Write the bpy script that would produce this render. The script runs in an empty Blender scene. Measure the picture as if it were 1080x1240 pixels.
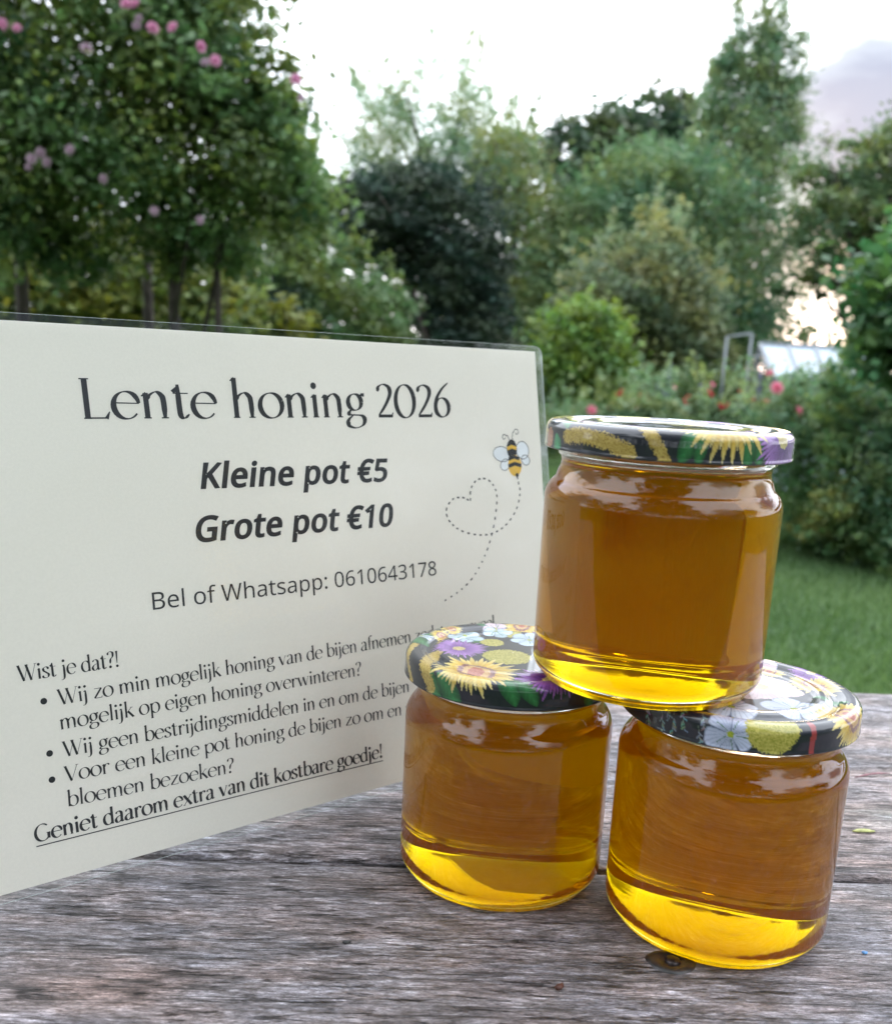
import bpy, bmesh, math, random
import numpy as np
from mathutils import Vector, Matrix
PI = math.pi
sc = bpy.context.scene
COL = sc.collection

# ------------------------------------------------------------------ settings
EXPOSURE = 1.22
SKY_STRENGTH = 0.13
CLOUDS = ((.43, 1, .225, .12), (-.9, .2, .35, .25), (.9, -.6, .3, .25), (-.3, -1, .5, .22), (1, .5, .4, .2))
CLOUD_PALE, CLOUD_MID, CLOUD_GREY = (13.0, 13.8, 15.0), (2.6, 3.0, 3.6), (1.75, 2.05, 2.75)
HONEY_ABS, HONEY_ABS_D = (.938, .846, 0, 1), 150.0
HONEY_SC, HONEY_SC_D = (.93, .46, .03, 1), 13.0

# ------------------------------------------------------------------ camera
F_PX, CY, PITCH, ROLL, CAM_H = 1170.4, 713.0, 0.23434, 0.05044, 0.20504
cpi, spi = math.cos(PITCH), math.sin(PITCH)
FW = Vector((0, cpi, -spi)); UP0 = Vector((0, spi, cpi)); RT0 = Vector((1, 0, 0))
RT = math.cos(ROLL)*RT0 + math.sin(ROLL)*UP0
UP = -math.sin(ROLL)*RT0 + math.cos(ROLL)*UP0
cam = bpy.data.cameras.new('camera'); cam_o = bpy.data.objects.new('camera', cam); COL.objects.link(cam_o)
M = Matrix((RT, UP, -FW)).transposed().to_4x4(); M.translation = Vector((0, 0, CAM_H))
cam_o.matrix_world = M
cam.sensor_fit = 'VERTICAL'; cam.sensor_height = 36.0; cam.sensor_width = 36.0
cam.lens = F_PX*36.0/1240.0
cam.shift_y = (CY-620.0)/1240.0
cam.clip_start = 0.01; cam.clip_end = 600
cam.dof.use_dof = True; cam.dof.focus_distance = 0.375; cam.dof.aperture_fstop = 13.5
sc.camera = cam_o

# ------------------------------------------------------------------ render and light
sc.render.engine = 'CYCLES'
sc.cycles.use_denoising = True
try: sc.cycles.denoiser = 'OPENIMAGEDENOISE'
except Exception: pass
sc.cycles.max_bounces = 16; sc.cycles.transmission_bounces = 14; sc.cycles.transparent_max_bounces = 16
sc.cycles.glossy_bounces = 6; sc.cycles.diffuse_bounces = 4; sc.cycles.volume_bounces = 3
sc.cycles.caustics_refractive = True; sc.cycles.caustics_reflective = True
sc.cycles.sample_clamp_indirect = 8.0; sc.cycles.blur_glossy = 0.3
sc.view_settings.view_transform = 'Standard'; sc.view_settings.look = 'None'
sc.view_settings.gamma = 1.0; sc.view_settings.use_curve_mapping = False
sc.view_settings.exposure = EXPOSURE

SUN_EL, SUN_AZ = math.radians(3.0), math.radians(18.3)     # azimuth from +Y towards +X
sun = bpy.data.lights.new('sun', 'SUN'); sun.energy = 0.5; sun.angle = math.radians(10); sun.color = (1, .72, .45)
so = bpy.data.objects.new('sun', sun); COL.objects.link(so)
sd = Vector((math.sin(SUN_AZ)*math.cos(SUN_EL), math.cos(SUN_AZ)*math.cos(SUN_EL), math.sin(SUN_EL)))
so.rotation_euler = sd.to_track_quat('Z', 'Y').to_euler()

world = bpy.data.worlds.new('World'); sc.world = world; world.use_nodes = True
wt = world.node_tree; wt.nodes.clear()
def wn(t, **k):
    n = wt.nodes.new(t)
    for a, b in k.items(): setattr(n, a, b)
    return n
out = wn('ShaderNodeOutputWorld'); bgd = wn('ShaderNodeBackground')
sky = wn('ShaderNodeTexSky', sky_type='NISHITA', sun_disc=False, sun_elevation=SUN_EL, sun_rotation=SUN_AZ,
         air_density=1.0, dust_density=2.0, ozone_density=1.0)
tc = wn('ShaderNodeTexCoord')
# thin evening cloud: pale veil with a few lilac-grey puffs low over the garden
mp = wn('ShaderNodeMapping'); mp.inputs['Scale'].default_value = (1, 1, 2.6)
wt.links.new(tc.outputs['Generated'], mp.inputs['Vector'])
nz = wn('ShaderNodeTexNoise'); nz.inputs['Scale'].default_value = 3.2; nz.inputs['Detail'].default_value = 6; nz.inputs['Roughness'].default_value = .5
wt.links.new(mp.outputs[0], nz.inputs['Vector'])
veil = wn('ShaderNodeMapRange'); veil.inputs['From Min'].default_value = .30; veil.inputs['From Max'].default_value = .62
veil.inputs['To Min'].default_value = .92; veil.inputs['To Max'].default_value = .97
wt.links.new(nz.outputs['Fac'], veil.inputs['Value'])
# scattered lilac-grey evening puffs, one of them right of the tall poplar
nz2 = wn('ShaderNodeTexNoise'); nz2.inputs['Scale'].default_value = 7.0; nz2.inputs['Detail'].default_value = 5
wt.links.new(mp.outputs[0], nz2.inputs['Vector'])
prev = None
for (cx_, cy_, cz_, r_) in CLOUDS:
    dn = wn('ShaderNodeVectorMath', operation='DISTANCE'); dn.inputs[1].default_value = Vector((cx_, cy_, cz_)).normalized()
    sq = wn('ShaderNodeVectorMath', operation='NORMALIZE'); wt.links.new(tc.outputs['Generated'], sq.inputs[0]); wt.links.new(sq.outputs[0], dn.inputs[0])
    mr = wn('ShaderNodeMapRange'); mr.inputs['From Min'].default_value = r_*1.6; mr.inputs['From Max'].default_value = 0
    wt.links.new(dn.outputs['Value'], mr.inputs['Value'])
    if prev is None: prev = mr.outputs[0]
    else:
        mxm = wn('ShaderNodeMath', operation='MAXIMUM'); wt.links.new(prev, mxm.inputs[0]); wt.links.new(mr.outputs[0], mxm.inputs[1]); prev = mxm.outputs[0]
pk = wn('ShaderNodeMath', operation='MULTIPLY'); pk.inputs[1].default_value = .75; wt.links.new(prev, pk.inputs[0])
pm = wn('ShaderNodeMath', operation='ADD'); wt.links.new(pk.outputs[0], pm.inputs[0]); wt.links.new(nz2.outputs['Fac'], pm.inputs[1])
puff = wn('ShaderNodeValToRGB'); puff.color_ramp.elements[0].position = .60; puff.color_ramp.elements[1].position = 1.0; pe = puff.color_ramp.elements.new(.82); pe.color = (*CLOUD_MID, 1)
puff.color_ramp.elements[0].color = (*CLOUD_PALE, 1); puff.color_ramp.elements[2].color = (*CLOUD_GREY, 1)
wt.links.new(pm.outputs[0], puff.inputs['Fac'])
mix = wn('ShaderNodeMix', data_type='RGBA')
wt.links.new(sky.outputs[0], mix.inputs['A']); wt.links.new(puff.outputs[0], mix.inputs['B'])
# the veil thins out towards the horizon so that the sunset glow shows
sep = wn('ShaderNodeSeparateXYZ'); wt.links.new(tc.outputs['Generated'], sep.inputs[0])
hz = wn('ShaderNodeMapRange'); hz.inputs['From Min'].default_value = .0; hz.inputs['From Max'].default_value = .16; hz.inputs['To Min'].default_value = .80
wt.links.new(sep.outputs['Z'], hz.inputs['Value'])
mul = wn('ShaderNodeMath', operation='MULTIPLY'); wt.links.new(veil.outputs[0], mul.inputs[0]); wt.links.new(hz.outputs[0], mul.inputs[1])
wt.links.new(mul.outputs[0], mix.inputs['Factor'])
wt.links.new(mix.outputs['Result'], bgd.inputs['Color']); bgd.inputs['Strength'].default_value = SKY_STRENGTH
wt.links.new(bgd.outputs[0], out.inputs['Surface'])

# ------------------------------------------------------------------ helpers
def at(px, py, Y):
    """the world point seen at photograph pixel (px, py), Y metres in front of the camera"""
    ray = FW + RT*((px-540)/F_PX) + UP*((CY-py)/F_PX)
    return Vector((0, 0, CAM_H)) + ray*(Y/ray.y)
def tag(o, label=None, cat=None, group=None, kind=None):
    if label: o['label'] = label
    if cat: o['category'] = cat
    if group: o['group'] = group
    if kind: o['kind'] = kind
    return o
def empty(name, loc=(0, 0, 0), rz=0.0):
    o = bpy.data.objects.new(name, None); COL.objects.link(o); o.location = loc; o.rotation_euler = (0, 0, rz); o.empty_display_size = .05
    return o
def link(name, me, mat=None, parent=None, smooth=False):
    if mat is not None and len(me.materials) == 0:
        me.materials.append(mat)
    if smooth:
        me.polygons.foreach_set('use_smooth', np.ones(len(me.polygons), bool))
    o = bpy.data.objects.new(name, me); COL.objects.link(o)
    if parent is not None: o.parent = parent
    return o
def mesh_np(name, V, F, col=None, k=None):
    """V (n,3), F (m,k) all faces of the same size"""
    V = np.asarray(V, np.float32); F = np.asarray(F, np.int32); k = F.shape[1]
    me = bpy.data.meshes.new(name)
    me.vertices.add(len(V)); me.vertices.foreach_set('co', V.ravel())
    me.loops.add(F.size); me.loops.foreach_set('vertex_index', F.ravel())
    me.polygons.add(len(F)); me.polygons.foreach_set('loop_start', np.arange(0, F.size, k, dtype=np.int32))
    try: me.polygons.foreach_set('loop_total', np.full(len(F), k, np.int32))
    except Exception: pass
    if col is not None:
        a = me.color_attributes.new('tint', 'FLOAT_COLOR', 'POINT')
        c = np.ones((len(V), 4), np.float32); c[:, :3] = col; a.data.foreach_set('color', c.ravel())
    me.update(calc_edges=True)
    return me
def mesh_py(name, verts, faces):
    me = bpy.data.meshes.new(name); me.from_pydata([tuple(v) for v in verts], [], faces); me.update(); return me
def lathe(prof, n, closed_ends=True):
    """revolve a list of (r, z); r = 0 at either end makes a pole"""
    V = []; F = []; ring = []
    for r, z in prof:
        if r < 1e-7: ring.append([len(V)]); V.append((0, 0, z))
        else:
            ring.append(list(range(len(V), len(V)+n)))
            V += [(r*math.cos(2*PI*i/n), r*math.sin(2*PI*i/n), z) for i in range(n)]
    for a, b in zip(ring[:-1], ring[1:]):
        for i in range(n):
            j = (i+1) % n
            if len(a) == 1 and len(b) == 1: continue
            if len(a) == 1: F.append((a[0], b[i], b[j]))
            elif len(b) == 1: F.append((a[i], b[0], a[j]))
            else: F.append((a[i], b[i], b[j], a[j]))
    return V, F
def tube(pts, radii, n=7):
    V = []; F = []
    pts = [Vector(p) for p in pts]
    for i, p in enumerate(pts):
        d = (pts[min(i+1, len(pts)-1)]-pts[max(i-1, 0)]).normalized()
        a = d.orthogonal().normalized() if i == 0 else (a - d*a.dot(d)).normalized()
        b = d.cross(a)
        for k in range(n):
            t = 2*PI*k/n; V.append(p+(a*math.cos(t)+b*math.sin(t))*radii[i])
    for i in range(len(pts)-1):
        for k in range(n):
            j = (k+1) % n; F.append((i*n+k, i*n+j, (i+1)*n+j, (i+1)*n+k))
    F.append(tuple(range(n-1, -1, -1))); F.append(tuple((len(pts)-1)*n+k for k in range(n)))
    return V, F
class MB:
    def __init__(s): s.V = []; s.F = []
    def add(s, V, F, mtx=None):
        o = len(s.V); s.V += [(mtx @ Vector(v)) if mtx else Vector(v) for v in V]; s.F += [tuple(i+o for i in f) for f in F]; return s
    def box(s, c, d, mtx=None):
        x, y, z = c; a, b, h = d[0]/2, d[1]/2, d[2]/2
        V = [(x+i*a, y+j*b, z+k*h) for k in (-1, 1) for j in (-1, 1) for i in (-1, 1)]
        return s.add(V, [(0, 2, 3, 1), (4, 5, 7, 6), (0, 1, 5, 4), (2, 6, 7, 3), (0, 4, 6, 2), (1, 3, 7, 5)], mtx)
    def build(s, name, mat, parent=None, smooth=False, bevel=0):
        me = mesh_py(name, s.V, s.F); o = link(name, me, mat, parent, smooth)
        if bevel:
            m = o.modifiers.new('b', 'BEVEL'); m.width = bevel; m.segments = 2; m.limit_method = 'ANGLE'
        return o

def mat_new(name):
    m = bpy.data.materials.new(name); m.use_nodes = True; nt = m.node_tree
    return m, nt, nt.nodes['Principled BSDF'], nt.nodes['Material Output']
def N(nt, t, inp=None, **k):
    n = nt.nodes.new(t)
    for a, b in k.items(): setattr(n, a, b)
    for a, b in (inp or {}).items():
        if hasattr(b, 'is_linked') or isinstance(b, bpy.types.NodeSocket): nt.links.new(b, n.inputs[a])
        else: n.inputs[a].default_value = b
    return n
def ramp(nt, fac, stops):
    r = nt.nodes.new('ShaderNodeValToRGB'); e = r.color_ramp.elements
    while len(e) < len(stops): e.new(.5)
    for q, (p, c) in zip(e, stops): q.position = p; q.color = (*c, 1) if len(c) == 3 else c
    nt.links.new(fac, r.inputs['Fac']); return r.outputs['Color']
def simple(name, col, rough=.5, metal=0., spec=.5, bump=0., bscale=200., vary=.15):
    m, nt, b, o = mat_new(name)
    g = N(nt, 'ShaderNodeTexCoord')
    nz = N(nt, 'ShaderNodeTexNoise', {'Vector': g.outputs['Object'], 'Scale': bscale, 'Detail': 4.})
    lo = tuple(c*(1-vary) for c in col); hi = tuple(min(1, c*(1+vary)) for c in col)
    nt.links.new(ramp(nt, nz.outputs['Fac'], [(.35, lo), (.65, hi)]), b.inputs['Base Color'])
    b.inputs['Roughness'].default_value = rough; b.inputs['Metallic'].default_value = metal; b.inputs['Specular IOR Level'].default_value = spec
    if bump:
        bp = N(nt, 'ShaderNodeBump', {'Height': nz.outputs['Fac'], 'Strength': bump, 'Distance': .001}); nt.links.new(bp.outputs[0], b.inputs['Normal'])
    return m
def leaf_mat(name, rough=.5, trans=.35, spec=.4):
    m, nt, b, o = mat_new(name)
    at_ = N(nt, 'ShaderNodeAttribute', attribute_name='tint')
    nt.links.new(at_.outputs['Color'], b.inputs['Base Color']); b.inputs['Roughness'].default_value = rough; b.inputs['Specular IOR Level'].default_value = spec
    br = N(nt, 'ShaderNodeHueSaturation', {'Color': at_.outputs['Color'], 'Hue': .48, 'Saturation': 1.15, 'Value': 1.5})
    tr = N(nt, 'ShaderNodeBsdfTranslucent', {'Color': br.outputs[0]})
    mx = N(nt, 'ShaderNodeMixShader', {0: trans, 1: b.outputs[0], 2: tr.outputs[0]})
    nt.links.new(mx.outputs[0], o.inputs['Surface'])
    return m
LEAF = leaf_mat('leaf_surface'); LEAF_DARK = leaf_mat('dark_leaf_surface', .6, .15, .3)
PETAL = leaf_mat('petal_surface', .6, .4, .2)
BARK = simple('bark', (.045, .036, .03), .9, bump=.8, bscale=18, vary=.4)
BARK_PALE = simple('pale_bark', (.22, .19, .17), .9, bump=.6, bscale=14, vary=.3)
# ------------------------------------------------------------------ foliage
GREEN = 1.4     # overall lightness of the leaf colours
def leaves(C, size, rng, cols, aspect=.5, up=.35, droop=None, hue_jit=.18):
    """one folded, diamond-shaped leaf per centre; returns V, F, colour"""
    n = len(C)
    d = rng.normal(size=(n, 3)); d[:, 2] = d[:, 2]*.6 + (droop if droop is not None else 0)
    d /= np.linalg.norm(d, axis=1)[:, None]
    nn = rng.normal(size=(n, 3)); nn[:, 2] += up*3
    w = np.cross(d, nn); w /= (np.linalg.norm(w, axis=1)[:, None]+1e-9)
    nrm = np.cross(w, d)
    s = (size*rng.uniform(.6, 1.3, n))[:, None]
    base = C-d*s*.5; tip = C+d*s*.5 - nrm*s*.08
    l = C-w*s*aspect*.5-nrm*s*.06-d*s*.06; r = C+w*s*aspect*.5-nrm*s*.06-d*s*.06
    V = np.stack([base, l, tip, r], 1).reshape(-1, 3)
    i = np.arange(n)*4
    F = np.stack([np.stack([i, i+1, i+2], 1), np.stack([i, i+2, i+3], 1)], 1).reshape(-1, 3)
    c = cols*(1+rng.uniform(-hue_jit, hue_jit, (n, 1)))*(1+rng.uniform(-.06, .06, (n, 3)))
    return V, F, np.repeat(np.clip(c, 0.002, 1), 4, axis=0)
def crown_points(blobs, n, rng, csize=.22, hollow=.45, cl_per=46, flat=.7):
    """leaves gathered in clumps; the clumps are spread through ellipsoids. blobs: (centre, radii)"""
    vol = np.array([b[1][0]*b[1][2]+.3*b[1][1]*b[1][2] for b in blobs]); w = vol/vol.sum()
    P = []; K = []
    for (c, r), wi in zip(blobs, w):
        m = max(20, int(n*wi)); k = max(4, m//cl_per)
        u = rng.normal(size=(k, 3)); u /= np.linalg.norm(u, axis=1)[:, None]
        rad = hollow+(1.03-hollow)*rng.uniform(0, 1, k)**.55
        cc = np.array(c)+u*rad[:, None]*np.array(r)
        idx = rng.integers(0, k, m)
        rs = csize*min(r)*rng.uniform(.6, 1.5, k)[idx]
        g = rng.normal(size=(m, 3))*rs[:, None]; g[:, 2] *= flat
        g *= (1+.2*rng.normal(size=(m, 1)))
        P.append(cc[idx]+g)
        tone = rng.normal(size=k)[idx]*.5 + (u[idx, 2]*.35)  # upper clumps coloured lighter, top light put into the leaf tone
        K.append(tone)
    return np.concatenate(P), np.concatenate(K)
def sprig_points(starts, rng, length, n_leaf, spread, bend=.25):
    P = []
    for s in starts:
        s = np.array(s); L = length*rng.uniform(.55, 1.2)
        a = rng.uniform(0, 2*PI); tilt = np.array([math.cos(a), math.sin(a), 0])*bend*rng.uniform(.2, 1)
        t = rng.uniform(0, 1, n_leaf)
        q = s+np.outer(t, np.array([0, 0, 1.])+tilt)*L + np.outer(t**2, tilt)*L*.5
        q += rng.normal(size=q.shape)*spread*(1.1-t)[:, None]
        P.append(q)
    return np.concatenate(P)
def crown_mesh(name, P, tone, size, rng, dark, light, **kw):
    f_ = 2.2/max(.4, float(np.ptp(P[:, 0])))        # lighter and darker patches a third of the crown wide
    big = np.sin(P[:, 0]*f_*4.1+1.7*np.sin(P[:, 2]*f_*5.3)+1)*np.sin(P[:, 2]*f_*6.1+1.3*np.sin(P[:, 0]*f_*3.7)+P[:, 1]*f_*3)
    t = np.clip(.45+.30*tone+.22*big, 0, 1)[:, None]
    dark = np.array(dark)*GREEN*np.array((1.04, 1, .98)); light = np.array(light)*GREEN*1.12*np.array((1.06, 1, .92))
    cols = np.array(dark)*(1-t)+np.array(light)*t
    hj = (.16*np.sin(P[:, 0]*f_*7+P[:, 2]*f_*9+tone*2))[:, None]; cols = cols*np.concatenate([1+hj, 1+0*hj, 1-hj*1.2], 1)
    V, F, c = leaves(P, size, rng, cols, **kw)
    return mesh_np(name, V, F, c)
GROUND_Z = -.75
def trunk_mesh(base, top, r0, blobs, rng, limbs=6, lean=.04):
    mb = MB(); b = Vector(base); t = Vector(top); n = 7
    pts = [b.lerp(t, i/n)+Vector((rng.normal()*lean*(i > 0), rng.normal()*lean*(i > 0), 0)) for i in range(n+1)]
    mb.add(*tube(pts, [r0*(1.25 if i == 0 else 1-.6*i/n) for i in range(n+1)], 9))
    for k in range(limbs):
        c, r = blobs[k % len(blobs)]
        u = rng.normal(size=3); u /= np.linalg.norm(u)
        e = Vector(np.array(c)+u*np.array(r)*.75); s = pts[3+int(rng.integers(0, 4))]
        m = (s+e)/2+Vector((0, 0, .12*(e-s).length))
        mb.add(*tube([s, s.lerp(m, .6), m, m.lerp(e, .6), e], [r0*.42, r0*.34, r0*.26, r0*.16, r0*.06], 6))
    return mesh_py('trunk', mb.V, mb.F)
def plant(name, label, cat, blobs_px, n, leaf, dark, light, seed, mat=None, trunk=None, bark=None, group=None,
          csize=.22, hollow=.45, sprigs=None, part='crown', limbs=6, **kw):
    """blobs_px: (px, py, Y, half width px, half height px, half depth m) read off the photograph and turned into metres"""
    rng = np.random.default_rng(seed); blobs = []
    for (px, py, Y, rx, ry, dep) in blobs_px:
        k = Y/F_PX; blobs.append((np.array(at(px, py, Y)), np.array((rx*k, dep, ry*k))))
    cx = np.mean([b[0][0] for b in blobs]); cy = np.mean([b[0][1] for b in blobs])
    root = Vector((cx, cy, GROUND_Z))
    if trunk: root = Vector((at(trunk[0], 433, trunk[1]).x, trunk[1], GROUND_Z))
    o = empty(name, root); tag(o, label, cat, group)
    ck = {k: kw.pop(k) for k in ('cl_per', 'flat') if k in kw}
    P, tone = crown_points(blobs, n, rng, csize, hollow, **ck)
    if sprigs:
        num, ln, nl, spread = sprigs[:4]
        S = []
        for _ in range(num):
            c, r = blobs[int(rng.integers(0, len(blobs)))]
            a = rng.uniform(0, 2*PI); q = rng.uniform(.1, .9)
            S.append(c+np.array((math.cos(a)*r[0]*q, math.sin(a)*r[1]*q, r[2]*math.sqrt(1-q*q)*.85)))
        sp = sprig_points(S, rng, ln, nl, spread, sprigs[4] if len(sprigs) > 4 else .25)
        P = np.concatenate([P, sp]); tone = np.concatenate([tone, np.full(len(sp), 1.2)+rng.normal(size=len(sp))*.3])
    keep = P[:, 2] > GROUND_Z+.02
    P, tone = P[keep], tone[keep]
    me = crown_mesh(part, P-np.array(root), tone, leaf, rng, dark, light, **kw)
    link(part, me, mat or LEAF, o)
    if trunk:
        top = Vector(np.mean([b[0] for b in blobs], axis=0))-root
        lb = [(b[0]-np.array(root), b[1]) for b in blobs]
        link('trunk', trunk_mesh((0, 0, -.05), top, trunk[2], lb, rng, limbs), bark or BARK, o, True)
    return o

# ------------------------------------------------------------------ ground
def ground_mat():
    m, nt, b, o = mat_new('lawn_soil')
    g = N(nt, 'ShaderNodeTexCoord')
    n1 = N(nt, 'ShaderNodeTexNoise', {'Vector': g.outputs['Object'], 'Scale': 1.3, 'Detail': 6.})
    n2 = N(nt, 'ShaderNodeTexNoise', {'Vector': g.outputs['Object'], 'Scale': 26., 'Detail': 6.})
    a = ramp(nt, n1.outputs['Fac'], [(.3, (.035, .07, .02)), (.7, (.06, .11, .03))])
    c = ramp(nt, n2.outputs['Fac'], [(.3, (.45, .5, .4)), (.7, (1.1, 1.15, .9))])
    mx = N(nt, 'ShaderNodeMix', {'Factor': 1., 'A': a, 'B': c}, data_type='RGBA', blend_type='MULTIPLY')
    nt.links.new(mx.outputs['Result'], b.inputs['Base Color']); b.inputs['Roughness'].default_value = .95; b.inputs['Specular IOR Level'].default_value = .1
    bp = N(nt, 'ShaderNodeBump', {'Height': n2.outputs['Fac'], 'Strength': .6, 'Distance': .03}); nt.links.new(bp.outputs[0], b.inputs['Normal'])
    return m
mb = MB()
nx = 40; xs = [math.copysign(abs(t)**2.2*260, t) for t in np.linspace(-1, 1, nx)]
V = [(x, y, GROUND_Z + (0 if math.hypot(x, y) < 12 else .0)) for y in xs for x in xs]
F = [(j*nx+i, j*nx+i+1, (j+1)*nx+i+1, (j+1)*nx+i) for j in range(nx-1) for i in range(nx-1)]
tag(link('ground', mesh_py('ground', V, F), ground_mat()), kind='structure')
rng = np.random.default_rng(5)
n = 150000
x = rng.uniform(-2.2, 4.2, n); y = 1.0+rng.uniform(0, 1, n)**.8*6.2
keep = ((x > y*.22-.2) | (rng.uniform(0, 1, n) < .22))
x = x[keep]; y = y[keep]; n = len(x)
patch = (np.sin(x*3.1+1.3*np.sin(y*2.3))+np.sin(y*4.1+x*1.7))*.25+.5
hgt = rng.uniform(.02, .05, n)*(.8+.5*patch)
a = rng.uniform(0, 2*PI, n); wd = rng.uniform(.003, .006, n)
dx, dy = np.cos(a)*wd, np.sin(a)*wd; lx, ly = rng.normal(size=n)*.02, rng.normal(size=n)*.02
B = np.stack([x, y, np.full(n, GROUND_Z)], 1)
V = np.stack([B+np.stack([-dx, -dy, 0*dx], 1), B+np.stack([dx, dy, 0*dx], 1), B+np.stack([lx, ly, hgt], 1)], 1).reshape(-1, 3)
F = np.arange(3*n).reshape(-1, 3)
tt = np.clip(patch+rng.normal(size=n)*.25, 0, 1)[:, None]
cc = np.array((.07, .14, .05))*(1-tt)+np.array((.16, .25, .10))*tt
tag(link('grass', mesh_np('grass', V, F, np.repeat(cc, 3, 0)), LEAF), 'short mown green grass of the garden lawn', None, None, 'stuff')

# ------------------------------------------------------------------ trees and shrubs, far to near
tag(plant('treeline', None, None, [(x, 395-12*math.sin(x*.013), 34, 95, 60, 3) for x in list(range(-1500, 900, 95))+list(range(1130, 2700, 95))], 60000, .35,
      (.02, .035, .02), (.045, .075, .035), 11, csize=.3, part='foliage'), kind='stuff')
plant('dark_tree', 'dark round-topped tree far behind the pale feathery tree and the willow', 'tree',
      [(738, 165, 25, 36, 34, 2.2), (792, 158, 25, 34, 34, 2), (690, 190, 25, 36, 30, 2), (745, 215, 25, 62, 50, 2), (740, 290, 25, 100, 90, 2), (690, 340, 25, 50, 90, 2)],
      16000, .30, (.018, .035, .02), (.04, .065, .032), 12, trunk=(745, 25, .25), csize=.26)
plant('feathery_tree', 'thin feathery tree with sky showing through, above the dark copper beech', 'tree',
      [(525, 185, 18, 110, 52, 1.4), (455, 185, 18, 48, 48, 1.2), (590, 180, 18, 50, 42, 1.2), (500, 245, 18, 130, 36, 1.2), (490, 130, 18, 44, 32, 1.), (560, 135, 18, 40, 30, 1.)],
      19000, .085, (.07, .12, .07), (.14, .20, .11), 13, trunk=(525, 18, .14), csize=.30, hollow=.0, sprigs=(48, 1.0, 120, .085, .7), aspect=.4)
plant('yellow_green_tree', 'yellow-green leafy tree right of the copper beech, edge of the feathery tree', 'tree',
      [(610, 200, 16, 46, 38, 1.2), (632, 235, 16, 36, 46, 1.2), (585, 240, 16, 34, 40, 1.1), (640, 330, 16, 36, 80, 1.2), (650, 400, 16, 40, 50, 1.)],
      12000, .10, (.055, .09, .04), (.11, .15, .065), 14, trunk=(620, 16, .12), csize=.27, hollow=.1, sprigs=(22, .8, 60, .09, .35))
plant('willow', 'broad soft green willow filling the middle behind the jars', 'tree',
      [(770, 290, 16, 80, 88, 1.6), (715, 300, 16, 42, 78, 1.5), (825, 265, 16, 52, 78, 1.5), (780, 235, 16, 42, 46, 1.4), (800, 360, 16, 110, 80, 1.5), (690, 380, 16, 60, 50, 1.4), (870, 400, 16, 50, 50, 1.3)],
      36000, .15, (.03, .07, .035), (.085, .14, .065), 15, trunk=(780, 16, .25), csize=.25, droop=-.5, aspect=.3, sprigs=(22, .5, 40, .12))
plant('poplar_tree', 'tall pointed tree rising highest on the right against the sky', 'tree',
      [(900, 330, 18, 72, 105, 1.5), (893, 245, 18, 62, 75, 1.3), (900, 170, 18, 56, 52, 1.0), (884, 95, 18, 20, 62, .5), (930, 85, 18, 20, 66, .5), (957, 130, 18, 20, 56, .5), (908, 110, 18, 34, 46, .6), (858, 175, 18, 22, 45, .6)],
      34000, .12, (.045, .085, .045), (.095, .15, .08), 16, trunk=(895, 18, .2), csize=.27, hollow=.15, sprigs=(44, .8, 80, .10, .15), aspect=.35)
plant('maple_tree', 'loose spreading tree at the right edge with sky between its leaves', 'tree',
      [(1060, 205, 14, 80, 50, 1.3), (1010, 255, 14, 50, 55, 1.2), (1090, 290, 14, 70, 80, 1.2), (1130, 210, 14, 60, 70, 1.2), (985, 310, 14, 24, 26, .6), (1005, 352, 14, 26, 16, .5), (958, 345, 14, 16, 14, .4)],
      14500, .115, (.035, .065, .03), (.08, .12, .05), 17, trunk=(1075, 14, .14), csize=.19, hollow=.1, aspect=.5, limbs=10)
plant('olive_shrub', 'large grey-green shrub behind the round light green bush', 'shrub',
      [(770, 360, 11, 75, 62, .8), (830, 400, 11, 42, 70, .7), (740, 400, 11, 60, 60, .7), (790, 320, 11, 35, 40, .6), (850, 455, 11, 30, 40, .6)],
      19000, .10, (.022, .042, .022), (.14, .175, .09), 18, csize=.22, sprigs=(30, .5, 36, .06), aspect=.35)
plant('copper_beech', 'dark rounded copper beech behind the top edge of the sign', 'tree',
      [(490, 260, 9.6, 84, 52, .9), (438, 268, 9.6, 40, 44, .7), (545, 290, 9.6, 62, 80, .9), (588, 370, 9.6, 32, 75, .7), (560, 415, 9.6, 50, 50, .8), (470, 305, 9.6, 56, 28, .7), (540, 360, 9.6, 40, 60, .8)],
      42000, .065, (.009, .020, .014), (.025, .046, .030), 19, mat=LEAF_DARK, trunk=(540, 10, .09), bark=BARK_PALE, csize=.17, flat=.4, hollow=.55)
sx_ = bpy.data.objects['copper_beech']; V, F = tube([at(528, 440, 9.0)-sx_.location, at(512, 395, 9.1)-sx_.location, at(498, 345, 9.3)-sx_.location, at(490, 300, 9.8)-sx_.location], [.035, .028, .022, .015], 8)
link('side_stem', mesh_py('side_stem', V, F), BARK, sx_, True)
plant('yew_bush', 'very dark low bush under the rose tree, just left of the copper beech', 'shrub',
      [(335, 385, 7.4, 44, 34, .5), (300, 400, 7.4, 40, 26, .4)], 6000, .05, (.008, .02, .014), (.02, .042, .03), 191, mat=LEAF_DARK, csize=.25)
plant('elder_shrub', 'mid-green shrub between the rose tree and the copper beech', 'shrub',
      [(370, 325, 8, 50, 60, .7), (325, 300, 8, 60, 70, .7), (405, 380, 8, 56, 48, .7), (358, 240, 8, 46, 50, .5), (436, 300, 7.8, 12, 14, .2), (462, 408, 8, 32, 24, .4), (455, 365, 8.3, 30, 40, .4), (480, 390, 8.3, 26, 34, .3)],
      17000, .065, (.035, .07, .03), (.10, .155, .06), 20, csize=.24, hollow=.3, sprigs=(14, .3, 20, .04))
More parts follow.
